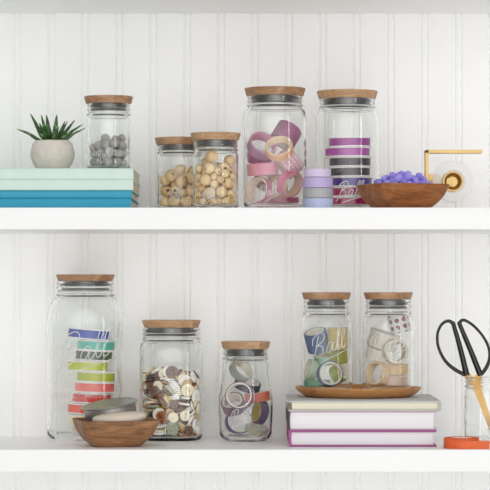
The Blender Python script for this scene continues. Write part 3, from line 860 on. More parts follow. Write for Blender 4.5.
# ---- small bowl with tin and puck ----------------------------------------------------------
YS = 56
square_bowl(115.4, YS, LO_Z, 81, (Z(419, YS) - LO_Z) / (K(YS) * S), 45, math.radians(12), M_BOWL_SMALL, 'square dark wooden bowl holding a grey tin, in front of the largest jar', floor=5)
def tin():
    k = K(YS) * S
    # cream domed puck
    bm = bmesh.new()
    prof = [(0, -4), (24, -4), (26, -3), (27, -1), (26.6, 1), (24.5, 3), (19, 4.6), (10, 5.6), (0, 6)]
    lathe(bm, [(r * k, z * k) for r, z in prof], 64)
    o = obj('soap_puck', bm, mottled('cream_soap', (240, 226, 208), .6, .03, 40, .1, 300, sss=.0))
    o.location = P(119.2, 417.4, YS - 4); o.rotation_euler = (math.radians(2), math.radians(-3), 0)
    tag(o, 'round cream domed puck lying in the small wooden bowl under the grey tin', 'soap')
    root = empty('round_tin', P(110.0, 408.6, YS + 12), 'round grey metal tin leaning on the cream puck in the small wooden bowl', 'tin')
    root.rotation_euler = (math.radians(7), math.radians(-8), 0)
    m = mottled('brushed_tin', (166, 164, 160), .36, .05, 60, metal=.75)
    bm = bmesh.new()
    lathe(bm, [(r * k, z * k) for r, z in [(0, -9), (24.8, -9), (25.8, -8.2), (26.2, 3.4), (25.4, 3.6), (0, 3.6)]], 72)
    obj('tin_body', bm, m, root)
    bm = bmesh.new()
    lathe(bm, [(r * k, z * k) for r, z in [(26.4, 3.7), (28.0, 4.0), (28.6, 4.7), (28.2, 5.4), (26.8, 5.6), (25.4, 5.2), (22, 4.9), (0, 4.9), (0, 3.7)]], 72)
    obj('tin_lid', bm, m, root)
tin()

# ---- button jar -------------------------------------------------------------------------------
YF = 160
jar(171.3, YF, LO_Z, Z(320, YF), 29.4, 7.4, 31.6, 28.2, 'medium squarish glass jar of mixed buttons', (88, 98), .55, 5, lidmat=1, band=6.5)
BUTTON_DATA = """
4.6 25.1 0.6 8.9 0.34 -0.12 -0.66 0.66
5.4 -20.8 18.3 7.7 0.51 -0.26 0.02 0.82
4.8 -4 -24 5.2 0.95 -0 0 -0.32
4 18.2 22.4 5 0 -0.98 -0.2 0
5.1 -24.1 -6.8 5.1 0.61 -0 -0 0.79
5.1 24 -8.4 5.2 0 0.9 -0.44 0
4.6 -0.4 26.5 8.8 0.54 0.54 0.46 -0.46
5.4 -13.8 -21.7 6.9 0.09 -0.49 -0.85 -0.14
4.9 23.9 12 8.2 0.02 0.78 -0.52 -0.36
5.3 -24.3 10.5 8.8 0.38 0.11 0.9 0.17
5 20.9 -18.3 5.2 0 0.98 0.18 -0
4.9 14 23.4 9.4 0.62 0.48 -0.35 -0.51
5.2 -18 -16.1 5.2 0 -0.77 -0.64 0
4.6 26.4 -16 10.6 0.71 0.25 0.66 0.03
4.8 -20.5 19.3 11.9 0.1 -0.47 0.84 -0.24
6.9 -12.2 -21.7 9 0.16 -0.93 -0.33 -0.05
4.8 20.4 19.1 7 0.05 -0.16 0.14 -0.98
3.9 -25.2 2.2 5 0.42 -0 -0 -0.91
4.6 23.5 -6.8 7 0 0.01 1 -0
4.5 -11 27.6 8.7 0.63 -0.67 0.21 0.33
4.6 -22.3 -22.3 8.8 0.22 0.63 0.32 -0.67
4.6 24.8 7.8 8.2 0.31 -0.81 -0.47 0.18
5 -20.1 19.5 9.8 0.83 -0.25 -0.1 0.5
5.3 11.3 -22.6 6.2 0.1 0.12 -0.99 -0
4.9 21.3 17.8 12.4 0.63 -0.07 -0.06 -0.77
4 -26.8 -14.8 8.2 0.59 0.18 0.7 0.36
4.7 18 -25.2 10.6 0.09 -0.25 0.66 -0.7
5.4 -1 28.4 9.6 0.27 0.27 -0.65 0.65
3.9 -24.6 -15.1 8.2 0.4 0.65 -0.15 -0.63
4.7 22.5 15.2 7.9 0.67 0.32 0.08 0.66
5.2 -24.9 4.5 11.1 0.29 0.26 0.74 0.55
5.2 5.1 -18.6 9.3 0.51 0.67 -0.24 0.49
3.5 7.8 25.9 7.1 0.17 -0.64 -0.69 -0.29
5.4 -27.8 -9.1 15.7 0.72 -0.1 0.69 -0.03
4.7 24.6 8.3 11.1 0.16 -0.27 0.23 -0.92
3.6 -12.4 25.1 7.8 0.65 -0.54 -0.45 -0.28
3.6 4.4 -25.2 5 0 0.46 0.89 -0
5.4 27.9 4.7 18.6 0.14 -0.67 0.11 -0.72
4 -28.5 -1.7 9.8 0.09 0.7 -0.09 -0.7
5.1 21.6 -11 9.7 0.59 0.22 -0.19 0.75
4.9 -9.2 23.6 9.1 0.35 0.66 -0.25 0.62
6.8 -12 -21.9 11.3 0.01 0.02 -0.99 -0.17
6.1 24.5 7.9 16.5 0.19 -0.87 -0.1 0.45
4.6 -24.7 11.7 11.8 0.9 0.17 -0.38 -0.1
5.4 1.7 -26 11.3 0.7 0.72 0.03 -0.02
4.8 8.9 22.9 11.7 0.6 -0.43 0.55 0.39
5.4 -17.4 -21.2 14.4 0.13 -0.48 -0.86 -0.1
5 24.3 -6.5 13 0.37 0.81 0.22 -0.41
5 -18.6 21 14.4 0.11 0.94 -0.22 0.24
4.7 -4.3 -23.3 10.8 0.33 0.68 0.21 0.62
3.9 22.9 17.1 14.3 0.08 0.89 0.44 -0.06
3.8 -23.8 -3.5 8.6 0.1 0.64 0.76 -0.09
6.5 11.5 -21 12 0.2 0.39 -0.09 0.89
5.2 8.3 25.7 14.1 0.69 -0.66 0.26 0.15
5.9 -12 -22.7 15.5 0.15 0.08 -0.14 0.98
5.1 24.9 -1.7 13.1 0.22 0.29 0.66 0.66
5.2 -26.7 0.1 13.9 0.77 -0.24 0.58 -0.11
5.4 2.1 -22.3 11.4 0.68 -0.58 -0.41 -0.18
3.6 16.9 23.4 14.8 0.41 0.16 -0.02 0.9
4 -23.2 -7.8 6.9 0 0.43 -0.9 -0
6.7 23.9 -16.6 15 0.27 0.54 -0.44 -0.66
3.7 -7.3 28.1 16.3 0.52 0.45 0.52 -0.51
4.7 -14.4 -23 17.8 0.13 -0.95 0.26 0.1
3.7 23.3 17.7 18.5 0.15 -0.84 0.38 -0.35
4.5 -24.1 -2.1 13.9 0.74 -0.33 0.53 -0.23
6.2 2.2 -28.1 12 0.66 -0.65 0.26 0.27
5.5 1.2 24.4 18.7 0.12 0.08 -0.71 0.68
4.6 -19.4 -13.4 8.3 0.75 0.07 0 0.66
4 18.8 -19.5 13 0.49 0.49 0.69 0.2
3.6 -25.5 11.7 13.6 0.36 0.2 0.89 0.21
3.7 -6.5 -25.5 16.3 0.67 0.1 -0.08 0.73
4.8 20.5 17.4 18.2 0.58 0.29 -0.24 -0.72
5.4 -25.1 1.5 20.2 0.18 -0.73 -0.54 0.37
4 19.4 -19.1 10.1 0.11 -0.77 0.35 -0.52
6.4 -9.8 22.5 21.5 0.56 -0.17 -0.67 -0.44
4.6 -17 -14.6 13.6 0.62 -0.53 -0.41 -0.41
5.2 23.7 12 24 0.2 0.74 0.61 0.19
4.5 -19.9 20.2 16.3 0.82 -0.03 -0.26 -0.5
4.7 1.1 -22.2 17.7 0.7 -0.02 -0.04 0.71
5 8.8 27.9 15 0.71 0.7 -0.03 -0.04
3.9 -25.9 -9.2 13.3 0.71 -0.16 0.68 -0.09
6.8 19.9 -19.2 19.3 0.36 0.42 -0.32 -0.77
3.7 -22.8 18.6 17.7 0.89 -0.23 -0.15 0.35
5.1 -14.7 -22.5 20 0.06 0.02 -0.99 -0.15
5.4 16 23.3 21.2 0.53 0.03 -0.46 0.71
4 -23.3 10.5 17.5 0.1 -0.93 -0.21 0.26
6.4 11.1 -21.4 15.4 0.21 -0.91 -0.1 0.34
6.3 -0.9 25 30.4 0.68 0.71 -0.07 0.17
4.6 -24.3 -14.7 16.5 0.55 -0.02 -0.83 -0.07
5.5 23.5 -7.7 20.1 0.23 0.04 0.42 0.88
6.5 -21.4 18.7 24.9 0.45 -0.73 -0.49 0.15
5 -4.7 -23.9 19.1 0.04 -0.82 0.57 -0.02
6.8 23.9 -4.4 46.4 0.05 -0.85 0.33 -0.41
4.9 -23.8 -15.5 19.9 0.18 0.74 -0.38 -0.52
5.2 17.6 -11.8 16.3 0.1 0.54 -0.62 -0.56
4.5 -13.1 24.6 20.7 0.53 0.21 0.79 -0.24
6.2 -11.5 -25 26.5 0.34 -0.32 0.53 0.71
6 22 -1 24.2 0.55 -0.41 0.48 -0.54
5.4 -24.5 8 21.8 0.87 -0.17 0.34 -0.31
3.6 3.5 -20.5 21.6 0.29 -0.91 0.28 0.04
6.9 17 21.8 23.8 0.73 0.17 -0.42 0.51
5.5 -19.7 -10.5 15.2 0.16 0.14 0.67 0.71
5.5 23.1 -12.3 22.4 0.26 -0.25 -0.34 -0.87
3.5 -13.8 24.6 13 0.88 0.17 -0.27 -0.35
5.3 -8.7 -27.9 24.9 0.64 0.68 0.22 -0.27
4.8 15.5 17.5 26.1 0.71 -0.52 0.47 -0.13
3.6 -26.2 -6.6 20.4 0.4 -0.36 -0.75 0.37
7 11.3 -21.2 21.4 0.39 -0.18 -0.9 -0.09
6.8 -19.2 -17.5 37.8 0.55 -0.04 0.04 0.84
5 -17.6 -14.5 21.3 0.75 0.28 -0.3 0.52
6.7 24.2 -0.1 24.8 0.45 0.54 0.34 0.63
5.1 -20.8 0.2 30.9 0.62 -0.27 -0.64 0.36
5.2 2.8 -28.3 23.5 0.7 0.69 0.14 -0.12
3.6 9.7 25 23 0.49 0.41 -0.6 -0.48
6.9 -24.5 -4.1 24.6 0.82 -0.17 0.43 -0.34
6.2 19 -16.4 26.8 0.66 -0.13 -0.28 0.69
4.9 8.6 -7.6 65.2 0 -0.15 0.99 0
6.2 -11.5 -22.9 27.2 0.22 -0.1 -0.61 -0.75
3.8 25.9 -0.5 26 0.23 -0.74 -0.23 0.59
6.5 -19.7 10.9 26.4 0.67 0.43 0.58 0.17
5.3 11.6 -20.9 18.2 0.86 0.03 0.4 -0.32
4.9 16.7 21.3 33.3 0.31 0.82 -0.41 0.26
5.2 -19.1 -19.9 24.3 0.36 0.15 -0.51 -0.77
4.8 15.7 -20.2 26.4 0.54 0.28 -0.07 -0.79
3.6 -19.7 19.6 27.4 0.46 -0.7 -0.53 0.11
5.5 -0.2 -22.3 24.2 0.28 -0.93 -0.22 -0.11
5.3 18.5 -6.8 33.3 0.67 -0.09 -0.71 -0.18
6.5 -17 -20.1 33.8 0.07 0.96 -0.27 0.05
5.4 14.4 -26.6 25.2 0.45 -0.27 -0.64 -0.57
6.9 -19.5 20.5 42.5 0.44 0.42 0.73 -0.31
5 -10.5 -20.5 26.5 0.68 -0.57 0.25 0.4
4.6 25.3 0.3 31.8 0.9 -0.11 0.33 -0.25
6.9 -24.9 10.6 29.9 0.56 -0.15 -0.81 -0.09
4.1 2.5 -21 23.2 0.06 -0.06 0.95 0.29
4.9 10.9 24.8 30.7 0.36 0.83 -0.33 0.27
6.4 -21.6 -13.7 28 0.28 -0.46 -0.82 -0.19
4.6 28.3 -4.3 23.2 0.66 0.22 -0.67 -0.24
4.8 -13.9 23.5 29.1 0.07 0.8 -0.07 0.59
5.5 -5.3 -21.8 31.5 0.19 -0.31 -0.15 -0.92
4.8 19.7 18 34.7 0.64 -0.44 0.19 0.6
4.7 -25.2 1.1 35.6 0.43 0.45 0.78 0.01
6.4 15.2 -18.8 29.5 0.17 -0.75 0.63 -0.11
3.9 0.7 28.5 18.8 0.4 0.4 0.58 -0.58
4.8 -8.1 -17.3 22.5 0.33 0.41 0.56 -0.64
5 16.3 -17 32.4 0.18 -0.69 0.69 -0.09
5.4 -17 21.5 33.7 0.96 -0.1 -0.24 -0.07
4.6 -0.7 -25.9 28.4 0.19 0.38 0.81 -0.42
3.5 5.8 25.8 22.7 0.28 -0.32 -0.81 0.4
5.5 -23.3 -9.7 28.9 0.26 -0.38 -0.86 -0.21
6.1 27 -11.6 31 0.24 0.6 -0.36 -0.67
4.5 0.2 26.4 19.6 0.2 -0.24 -0.65 -0.69
5.5 -19.6 -18 30.6 0.03 0.03 -0.02 1
4.9 19.8 19.8 27.1 0.38 -0.89 -0 -0.25
3.8 -23.3 10.7 31.3 0.03 0.76 -0.31 -0.57
4.7 9 -22.3 28.7 0.07 -0.18 -0.08 0.98
5.2 23.4 -14.3 43 0.45 0.72 0.24 0.46
6.9 -21.5 -12.9 34.7 0.08 0.99 0.09 0.02
4 20.5 -7.5 31.9 0.49 -0.68 -0.29 0.46
5.2 -18 21.2 35.4 0.41 -0.26 0 0.87
3.7 -4.2 -18.3 64.7 0.06 -0.68 0.73 0.05
6.6 22.9 11.4 31.8 0.35 0.64 -0.28 -0.63
3.7 -22.7 -1.4 25.5 0.43 -0.4 0.23 -0.78
5.4 7.7 -23.4 32.5 0.16 0.3 0.93 0.12
5.2 19.5 -11.9 52.7 0.67 0.28 -0.11 -0.67
5.2 -14.4 -22.5 36.4 0.07 0.99 -0.06 0.03
6.7 20.6 11.3 30.6 0.4 -0.54 -0.45 0.59
5 -23.4 11.7 37 0.23 -0.87 -0.06 0.44
6.6 9.3 -22 31.1 0.12 -0.94 0.28 -0.16
5.9 16.1 22.2 37.6 0.67 -0.32 -0.2 -0.64
4.5 -25.4 -2.4 34.6 0.22 0.9 0.02 0.36
6.8 12.6 -20.5 36.5 0.98 -0.05 0.07 -0.18
4.9 -22.1 18 40 0.29 -0.38 0.38 0.79
5.8 -6.9 -23.1 40 0.77 -0.32 0.36 -0.41
5.3 24.8 -0.7 34.7 0.24 0.7 -0.62 -0.24
5.1 -25 1.7 38.4 0.85 -0.32 -0.28 0.3
5.1 3.7 -21.9 33.2 0.14 0.46 0.86 0.15
3.7 -10.8 25.1 29.3 0.83 -0.21 -0.52 -0.01
4.7 -28 -8.8 40.4 0.12 -0.7 0.06 -0.7
3.9 25.7 -8.2 27.4 0.7 0.09 0.71 -0.05
6.6 -24.4 2.7 43.5 0.77 -0 -0.5 -0.39
4.6 3.6 -28.3 36.4 0.7 -0.69 0.13 0.15
5.4 16.9 25.4 44.3 0.63 0.56 -0.5 0.2
6.1 -23 -6.5 40.9 0.14 -0.78 0.15 0.59
3.7 22.6 -11.5 33.5 0.88 -0.02 0.47 -0.06
6.9 -7.9 22.8 41.8 0.18 0.23 -0.66 -0.7
5.2 -9.1 -20 38.5 0.74 -0.35 0.34 -0.47
4.6 25.3 -0.4 36.8 0.33 0.28 -0.9 -0.08
5 -18.9 11.5 38.6 0.55 0.22 -0.66 -0.47
5.3 2.4 -22.1 36.5 0.01 0.93 0.09 0.35
4.9 -4.1 27.5 27.3 0.17 0.15 0.75 -0.62
3.7 -20.7 -7.3 39.4 0.75 0.43 0.43 0.27
3.6 24.6 -18.9 37 0.06 -0.6 0.24 0.76
5.2 -23.8 11.7 47.9 0.79 -0.2 -0.45 -0.38
4.9 -0.8 -21.9 36.3 0.69 0.25 -0.24 -0.64
5.4 16.5 22.5 40 0.83 -0.36 -0.09 -0.4
4.8 -25.6 4.2 44.4 0.46 0.07 0.86 -0.19
4.1 16.1 -14.9 37.5 0.05 0.98 -0.18 -0.07
4.9 -5.2 -23.5 53 0.5 -0.41 0.19 -0.74
5 -21.8 -16.9 39.7 0.05 1 0.01 0.02
5.1 24.6 -6.9 40.1 0.19 -0.87 -0.19 -0.41
6.1 -23.5 9.4 47.1 0.13 -0.37 0.32 0.86
5.2 4 -23 41.7 0.02 0.89 -0.44 0.05
5.7 18.1 20.2 59 0.5 0.7 -0.01 0.51
5.9 -22.6 -11.9 45 0 0.62 -0.71 -0.33
4.8 21.3 -19.9 34.9 0.22 0.59 0.06 0.77
5 -11.1 27.4 44.5 0.07 0.05 -0.7 -0.71
3.8 -2.9 -17.3 41 0.49 -0.44 0.57 0.49
5.9 25 12.7 32.4 0.44 -0.59 0.4 -0.54
5.2 -24.2 4.4 53.9 0.73 0.26 0.44 -0.45
5.2 13.4 -22.9 39.5 0.04 -0.1 -0.99 -0.04
5.5 4.8 28.2 32.9 0.68 -0.68 0.22 0.19
5.3 -17.4 -21.3 41.7 0.54 0.18 0.01 0.82
6.8 24.6 -16.9 44.1 0.5 0.69 0.31 0.42
6.9 -17.9 21 48.1 0.42 0.39 0.75 -0.33
4.9 -4.8 -23 40.6 0.24 -0.64 -0.59 0.42
4.6 27.9 9 31.9 0.64 0.19 0.7 0.25
5.4 -23.4 -7.3 50.3 0.03 -0.44 0.88 -0.2
4.9 9.9 -15.1 43.5 0.7 -0.66 -0.28 -0.01
4.8 -4.6 28.2 37.1 0.49 0.49 -0.49 0.53
5 -11.3 -23.6 45.1 0.54 0.23 -0.16 -0.79
5.2 28.4 0.1 41.3 0.65 -0.27 -0.66 0.27
5.3 -26.8 13.8 52.4 0.02 0.67 -0.19 -0.71
5.3 -3.5 -23.5 42.3 0.18 -0.72 -0.5 0.45
5.5 4.5 -23.5 53.5 0.63 0.01 -0.06 -0.77
6.4 -20.2 -17.1 45.8 0.55 -0.08 0.18 -0.81
4 20.2 -9.4 41.3 0.06 -0.48 0.84 -0.24
3.6 -11.6 25.9 36 0.45 -0.15 0.49 0.73
5.1 -15.5 -26.4 49.7 0.24 -0.03 0.7 0.67
3.5 24.4 3.8 40.2 0.2 -0.4 0.07 -0.89
4.9 -24.4 -5.4 51.5 0.1 0.1 -0.18 -0.97
4.9 14.6 -22.7 43.2 0.92 0.03 0.05 -0.38
6.2 5.7 26.5 41 0.06 0.07 0.66 -0.74
5.1 -16.4 -15.4 47.1 0.06 -0.16 0.12 -0.98
3.6 20.4 5.5 39.3 0.23 0.62 0.31 0.68
4.5 -20.2 21.7 49.7 0.52 0.66 0.52 -0.13
5.9 3.7 -23.4 43.7 0.05 0.23 0.97 -0.03
4 25.2 18.5 40.8 0.31 0.71 0.03 -0.63
4.9 -19.4 -11.8 50.9 0.26 0.07 -0.19 -0.95
4.6 13.4 -20.2 41.7 0.05 -0.3 -0.95 -0.04
4.6 -2.4 26 48.5 0.15 0.37 0.8 -0.45
3.6 -13.3 -15.8 47.9 0.62 0.19 0.02 0.76
4.6 27.7 10 41.1 0.03 0.69 0.06 -0.72
5.5 -5 -5.9 69.9 0.18 -0.96 0.12 0.16
3.9 17.5 -14.6 42 0.9 0.25 -0.34 0.09
6.5 4.3 23.3 42.1 0.37 0.46 0.55 -0.59
5.3 -18.4 -21 53.9 0.68 0.51 -0.23 0.47
5.3 22.5 -16 49.8 0.28 -0.42 0.79 -0.34
6.5 -15 22.7 55 0.46 0.76 -0.41 0.2
5.2 -3.6 -24 47.8 0.97 -0.06 0.22 -0.03
4.9 14.8 22.6 45.6 0.84 -0.51 0.2 -0.03
5.2 -24 -1.3 55.6 0.98 0.16 0.01 0.14
6.6 16.6 -25.1 50.6 0.04 0.24 -0.64 -0.72
5.1 16.5 -23 57.1 0.2 -0.06 0.87 -0.44
5.3 -0 -17.5 49.7 0.59 0.6 -0.36 0.41
4.8 21.7 13.7 41.2 0.07 -0.82 -0.46 -0.32
4.1 -24.9 14 52.3 0.1 -0.7 0.08 0.71
5.4 6.8 -22.9 46 0.05 0.88 0.47 0.02
5.1 11.2 20.2 51.2 0.4 0.65 0.32 -0.57
4.9 -22.2 -16.1 54.1 0.9 0.24 0.03 -0.35
6 21.3 -8.4 48.6 0.01 0.86 -0.27 0.44
5.3 -10.1 25.4 54.8 0.73 -0.43 0.38 0.37
5.1 -12.4 -25.6 54.9 0.13 -0.38 -0.49 -0.77
5.2 26.3 7.3 46.6 0.27 -0.72 0.29 -0.57
5.3 -22.6 13.6 56.4 0.35 -0.22 -0.91 0.01
4.7 14.8 -19.2 46.6 0.62 -0.23 -0.01 -0.75
5.3 5.1 28.2 52.5 0.51 -0.55 -0.46 -0.48
5.2 -16 -20.3 48.8 0.47 0.19 -0.31 0.8
5.3 20.5 2.7 48.9 0.01 -0.71 0.08 0.7
5.9 6.3 -17.1 67.8 0.5 -0.15 -0.21 0.83
4.9 6.5 -23.2 49.8 0.04 -0.14 0.99 -0.05
4.8 18.5 11.8 45.2 0.31 0.72 -0.05 -0.62
3.5 -25 -11.9 53.9 0.07 -0.51 -0.83 -0.23
3.6 13 -16.1 48.8 0.23 -0.21 -0.04 -0.95
3.8 -2.8 27 57.1 0.57 0.75 -0.33 0.09
6.5 -11.8 -18.4 54.1 0.3 -0.54 -0.02 -0.79
5.3 22.1 9.7 46.5 0.29 -0.45 -0.51 0.68
6 -21.8 14.2 58.6 0.09 -0.94 -0.04 0.34
4.6 6.8 -23.8 48 0 -0.69 0.72 -0.06
4.6 -13.2 -1.5 68.2 0.22 0.05 -0.29 0.93
5.7 -16.9 -8.1 58.7 0.66 0.18 -0.67 0.28
5.2 23.1 -4.2 55.1 0.29 0.84 -0.37 -0.26
6.2 -4.2 25.7 55.9 0.62 -0.52 -0.26 -0.54
5.1 -1.6 -23.9 51.4 0.86 0.05 0.45 0.24
5.5 20.5 16.3 48.3 0.33 0.51 -0.72 0.34
4.7 -24.6 1.7 58.6 0.84 0.11 0.11 -0.52
4.7 14.5 -19.7 50.8 0.21 0.44 -0.87 -0.01
5 12.6 23.1 52.1 0.07 0.18 0.55 0.81
5.3 -14.2 -22.4 68.3 0.26 0.14 -0.25 -0.92
6.8 24.2 3.6 57.1 0.9 0 0.43 -0.05
6.6 -22.1 14.4 61.8 0.18 -0.88 -0.32 0.3
4.9 5.2 -23.7 51.7 0.03 -0.28 0.96 -0.05
4.9 20.2 19.4 57.3 0.71 0.49 0.5 -0.01
5 -23.9 -9.2 57.5 0.12 0.63 0.77 0.02
3.9 12.8 -16.5 52.9 0.95 -0.04 0.21 0.22
6.7 0.2 13.9 65.3 0 -0.99 -0.15 0
4 -5.9 -24.8 57.9 0.15 -0.45 -0.87 0.14
5.5 22.8 12.7 54.5 0.2 -0.33 -0.92 -0.09
4.9 -4.7 -13.2 66.6 0.06 0.13 -0.98 0.14
5 2.7 -23.6 55.3 0.03 0.04 -0.04 -1
4.9 13.1 23.7 56.5 0.74 -0.42 0.42 0.31
7 -17.6 -18.9 62.8 0.63 -0.24 0.02 0.74
6.8 24.2 -4.3 60 0.88 0.14 0.41 0.21
5.2 -14 19.1 64 0.26 0.75 0.6 -0
5 3 -23.1 57.2 0.03 -0.17 0.98 -0.05
3.6 28.5 3.6 60.8 0.6 0.39 -0.6 -0.37
3.6 -25.1 -10.8 59.3 0.83 0.01 -0.12 -0.54
4.7 21 -17.3 54.4 0.47 -0.18 -0.24 0.83
5.1 -5.1 24.5 63.6 0.25 0.96 -0.11 0.1
5.4 -20.1 -18.7 59.5 0.52 -0.23 0.05 0.82
4.9 21.9 17.3 49.9 0.01 -0.11 -0.88 0.47
5.2 -10.1 7.6 65.2 0 -0.97 0.24 -0
6.4 14 -23.5 59.9 0.49 0.79 0.38 0.03
6 9 27.5 64.3 0.16 -0.07 0.68 0.71
6.6 -18.6 -18.4 66.7 0.36 0.55 0.75 -0.07
3.9 27.1 -13.8 57.7 0.13 -0.64 0.3 -0.7
4.1 -20.5 12.8 62.7 0.68 0.29 0.2 0.64
4.8 1.2 -21 58.8 0.08 0.04 -0.04 -1
6.2 21.6 15.6 61.6 0.4 -0.74 -0.5 0.23
4.8 -24.4 4.7 62.9 0.85 0.23 0.18 -0.45
5 18.3 -12.7 56.1 0.94 -0.07 -0.33 0.08
5 8.4 8.5 66.7 0.65 0.13 0.08 0.74
3.6 -11.2 -14.2 63.8 0.68 0.51 -0.53 -0.01
5 1.2 -5 66.8 0.65 0.15 -0.06 -0.74
4.7 -18.2 21.8 70.4 0.92 -0.24 -0.09 0.3
5.3 -1.5 -23.9 60.8 0.07 0.27 0.96 -0.01
4.1 -0.6 -9.9 69.5 0.07 -0.81 0.56 0.17
5.2 -24.2 -0.5 61.6 0.87 0.31 0.19 -0.33
4.6 16.7 -13.9 57.4 0.4 -0.32 -0.11 0.85
6.6 -13.8 21.7 65.2 0.86 -0.25 -0.05 0.44
4.8 -7.6 -15.6 56.2 0.43 -0.63 -0.34 -0.54
3.7 3.9 -0.2 65.1 0.21 0 -0 -0.98
6.6 -22.7 11.9 67.9 0.16 -0.8 -0.5 0.29
5.1 11.7 -16.1 63.8 0.65 0.25 0.49 -0.52
5.3 15.4 26.3 54.9 0.44 -0.55 -0.4 -0.58
5.1 -23.8 -9.3 61.2 0.06 0.99 -0.01 0.1
6 22.3 -18.1 63.4 0.74 -0.07 0.6 -0.3
4.9 -1.4 6.5 67.3 0.04 -0.96 -0.26 -0.02
4.7 -6.2 -24.6 62.1 0.55 -0.07 -0.02 0.84
3.8 16.4 23.4 63.7 0.17 -0.23 0.31 0.91
6.7 -22.5 -7.4 64.3 0.1 -0.69 0.71 -0.12
4.8 15.3 -15.3 58.8 0.33 0.26 0.91 0.05
5.4 5.4 23.7 59.8 0.16 -0.34 -0.49 -0.78
5.1 -22.4 -15.1 69.8 0.03 0.09 0.15 -0.98
6.6 26.3 8.6 64.1 0.63 0.38 0.58 0.35
3.8 -6.6 -0.8 65.1 0 0.15 0.99 -0
6.2 1.6 -27.8 68.5 0.05 -0.09 0.69 0.71
5.1 4.9 25.2 62.4 0.53 0.52 -0.61 0.27
4.9 -12.4 -13.4 69.6 0.29 0.87 0.39 -0.05
5.2 11 -14.4 63.3 0.52 -0.83 -0.09 0.17
5.5 -14.5 22.5 66.9 0.22 0.96 0.1 0.14
4.9 -11.9 -23.7 64.3 0.72 -0.53 -0.22 0.4
4.6 14 0.3 65.2 0.99 0 -0 0.15
5.2 -11.2 -5.5 67.9 0.95 0.29 0.03 -0.15
5.2 11.6 -23.8 62.2 0.54 -0.08 -0.48 -0.68
4.7 21.6 6.7 63.8 0.17 -0.42 0.11 -0.88
4.7 -23.4 -13.7 66.3 0.15 0.01 0.99 -0.01
6.7 24.2 -5.4 63.4 0.1 -0.89 -0.13 0.42
5.1 -17.3 21.9 68.4 0.36 -0.22 0.13 0.89
5 4.2 -20.6 62.5 0.34 -0.25 -0.12 -0.9
4.8 -5.9 3.3 68.7 0.03 0.56 0.8 0.2
5.1 -24.2 0.1 67.9 0.12 -0.09 0.98 -0.14
5.4 18.3 -15.9 64.3 0.14 0.43 -0.05 0.89
6.1 -1.3 15.3 68.8 0.92 -0.11 -0.06 -0.37
4.6 -8.5 -24.7 67.3 0 -0.46 0.38 0.8
6.3 17 20.1 68.2 0.29 -0 -0.03 -0.96
6.4 -14.8 10.7 69.9 0.03 0.67 0.74 0.05
5.4 -3.2 -25.2 69 0.05 0.3 -0.58 -0.75
4.8 9.9 18.3 66.3 0.13 -0.4 -0.9 0.08
6 -23.2 -5.3 67.4 0.94 -0.16 -0.09 0.29
6 12.9 -3.2 67.2 0.5 0 -0 0.87
3.6 -10.8 11.2 67 0.99 0 0 0.1
3.6 -2.3 -19.2 68.1 0.25 -0.12 0.35 -0.89
4.6 14.2 9.5 66.9 0.16 0.48 -0.86 -0.11
4.9 -15.9 2.7 66.5 0.96 0.13 -0.06 -0.24
5 25.4 -6 65 0.6 -0.3 0.31 -0.68
"""
def button_mesh(name, mat, holes, dome):
    cu = bpy.data.curves.new(name, 'CURVE'); cu.dimensions = '2D'; cu.fill_mode = 'BOTH'
    def ring(cx_, cy_, r, n):
        sp_ = cu.splines.new('POLY'); sp_.points.add(n - 1); sp_.use_cyclic_u = True
        for i in range(n): sp_.points[i].co = (cx_ + r * math.cos(2 * PI * i / n), cy_ + r * math.sin(2 * PI * i / n), 0, 1)
    ring(0, 0, .9, 32)
    for i in range(holes):
        a = 2 * PI * i / holes + PI / 4
        ring(.33 * math.cos(a), .33 * math.sin(a), .19, 10)
    cu.extrude = .07; cu.bevel_depth = .1; cu.bevel_resolution = 2; cu.offset = -.0
    o = bpy.data.objects.new('tmp', cu); COL.objects.link(o)
    dg = bpy.context.evaluated_depsgraph_get()
    me = bpy.data.meshes.new_from_object(o.evaluated_get(dg)); bpy.data.objects.remove(o)
    me.name = name; me.materials.clear()
    bm = bmesh.new(); bm.from_mesh(me)
    bmesh.ops.remove_doubles(bm, verts=bm.verts, dist=.0005)
    rim = bmesh.new()
    lathe(rim, [(.68, .15), (.8, .2), (.93, .17), (1.0, .04), (.99, -.08), (.9, -.15), (.68, -.15)], 36, closed=True)
    if dome: lathe(rim, [(.7, .12), (.6, .26), (.35, .36), (0, .4), (0, .1)], 32)
    bmesh.ops.recalc_face_normals(rim, faces=rim.faces)
    tmp = bpy.data.meshes.new('t'); rim.to_mesh(tmp); rim.free(); bm.from_mesh(tmp); bpy.data.meshes.remove(tmp)
    bm.to_mesh(me); bm.free(); me.materials.append(mat)
    me.polygons.foreach_set('use_smooth', [True] * len(me.polygons)); me.set_sharp_from_angle(angle=math.radians(35))
    return me
BC = {'white': (246, 244, 240), 'cream': (240, 228, 200), 'tan': (206, 178, 136), 'brown': (104, 66, 40), 'amber': (150, 84, 30),
      'yellow': (238, 200, 40), 'charcoal': (72, 68, 68), 'sage': (152, 158, 132), 'pewter': (156, 154, 152), 'caramel': (184, 134, 74)}
BM = {}
def bmesh_for(col, typ):
    if (col, typ) not in BM:
        m = mottled('button_' + col, BC[col], .25, .12 if col in ('brown', 'amber', 'caramel') else .04, 2.5, metal=.6 if col == 'pewter' else 0)
        BM[col, typ] = button_mesh('button', m, (4, 2, 0)[typ], typ == 2)
    return BM[col, typ]
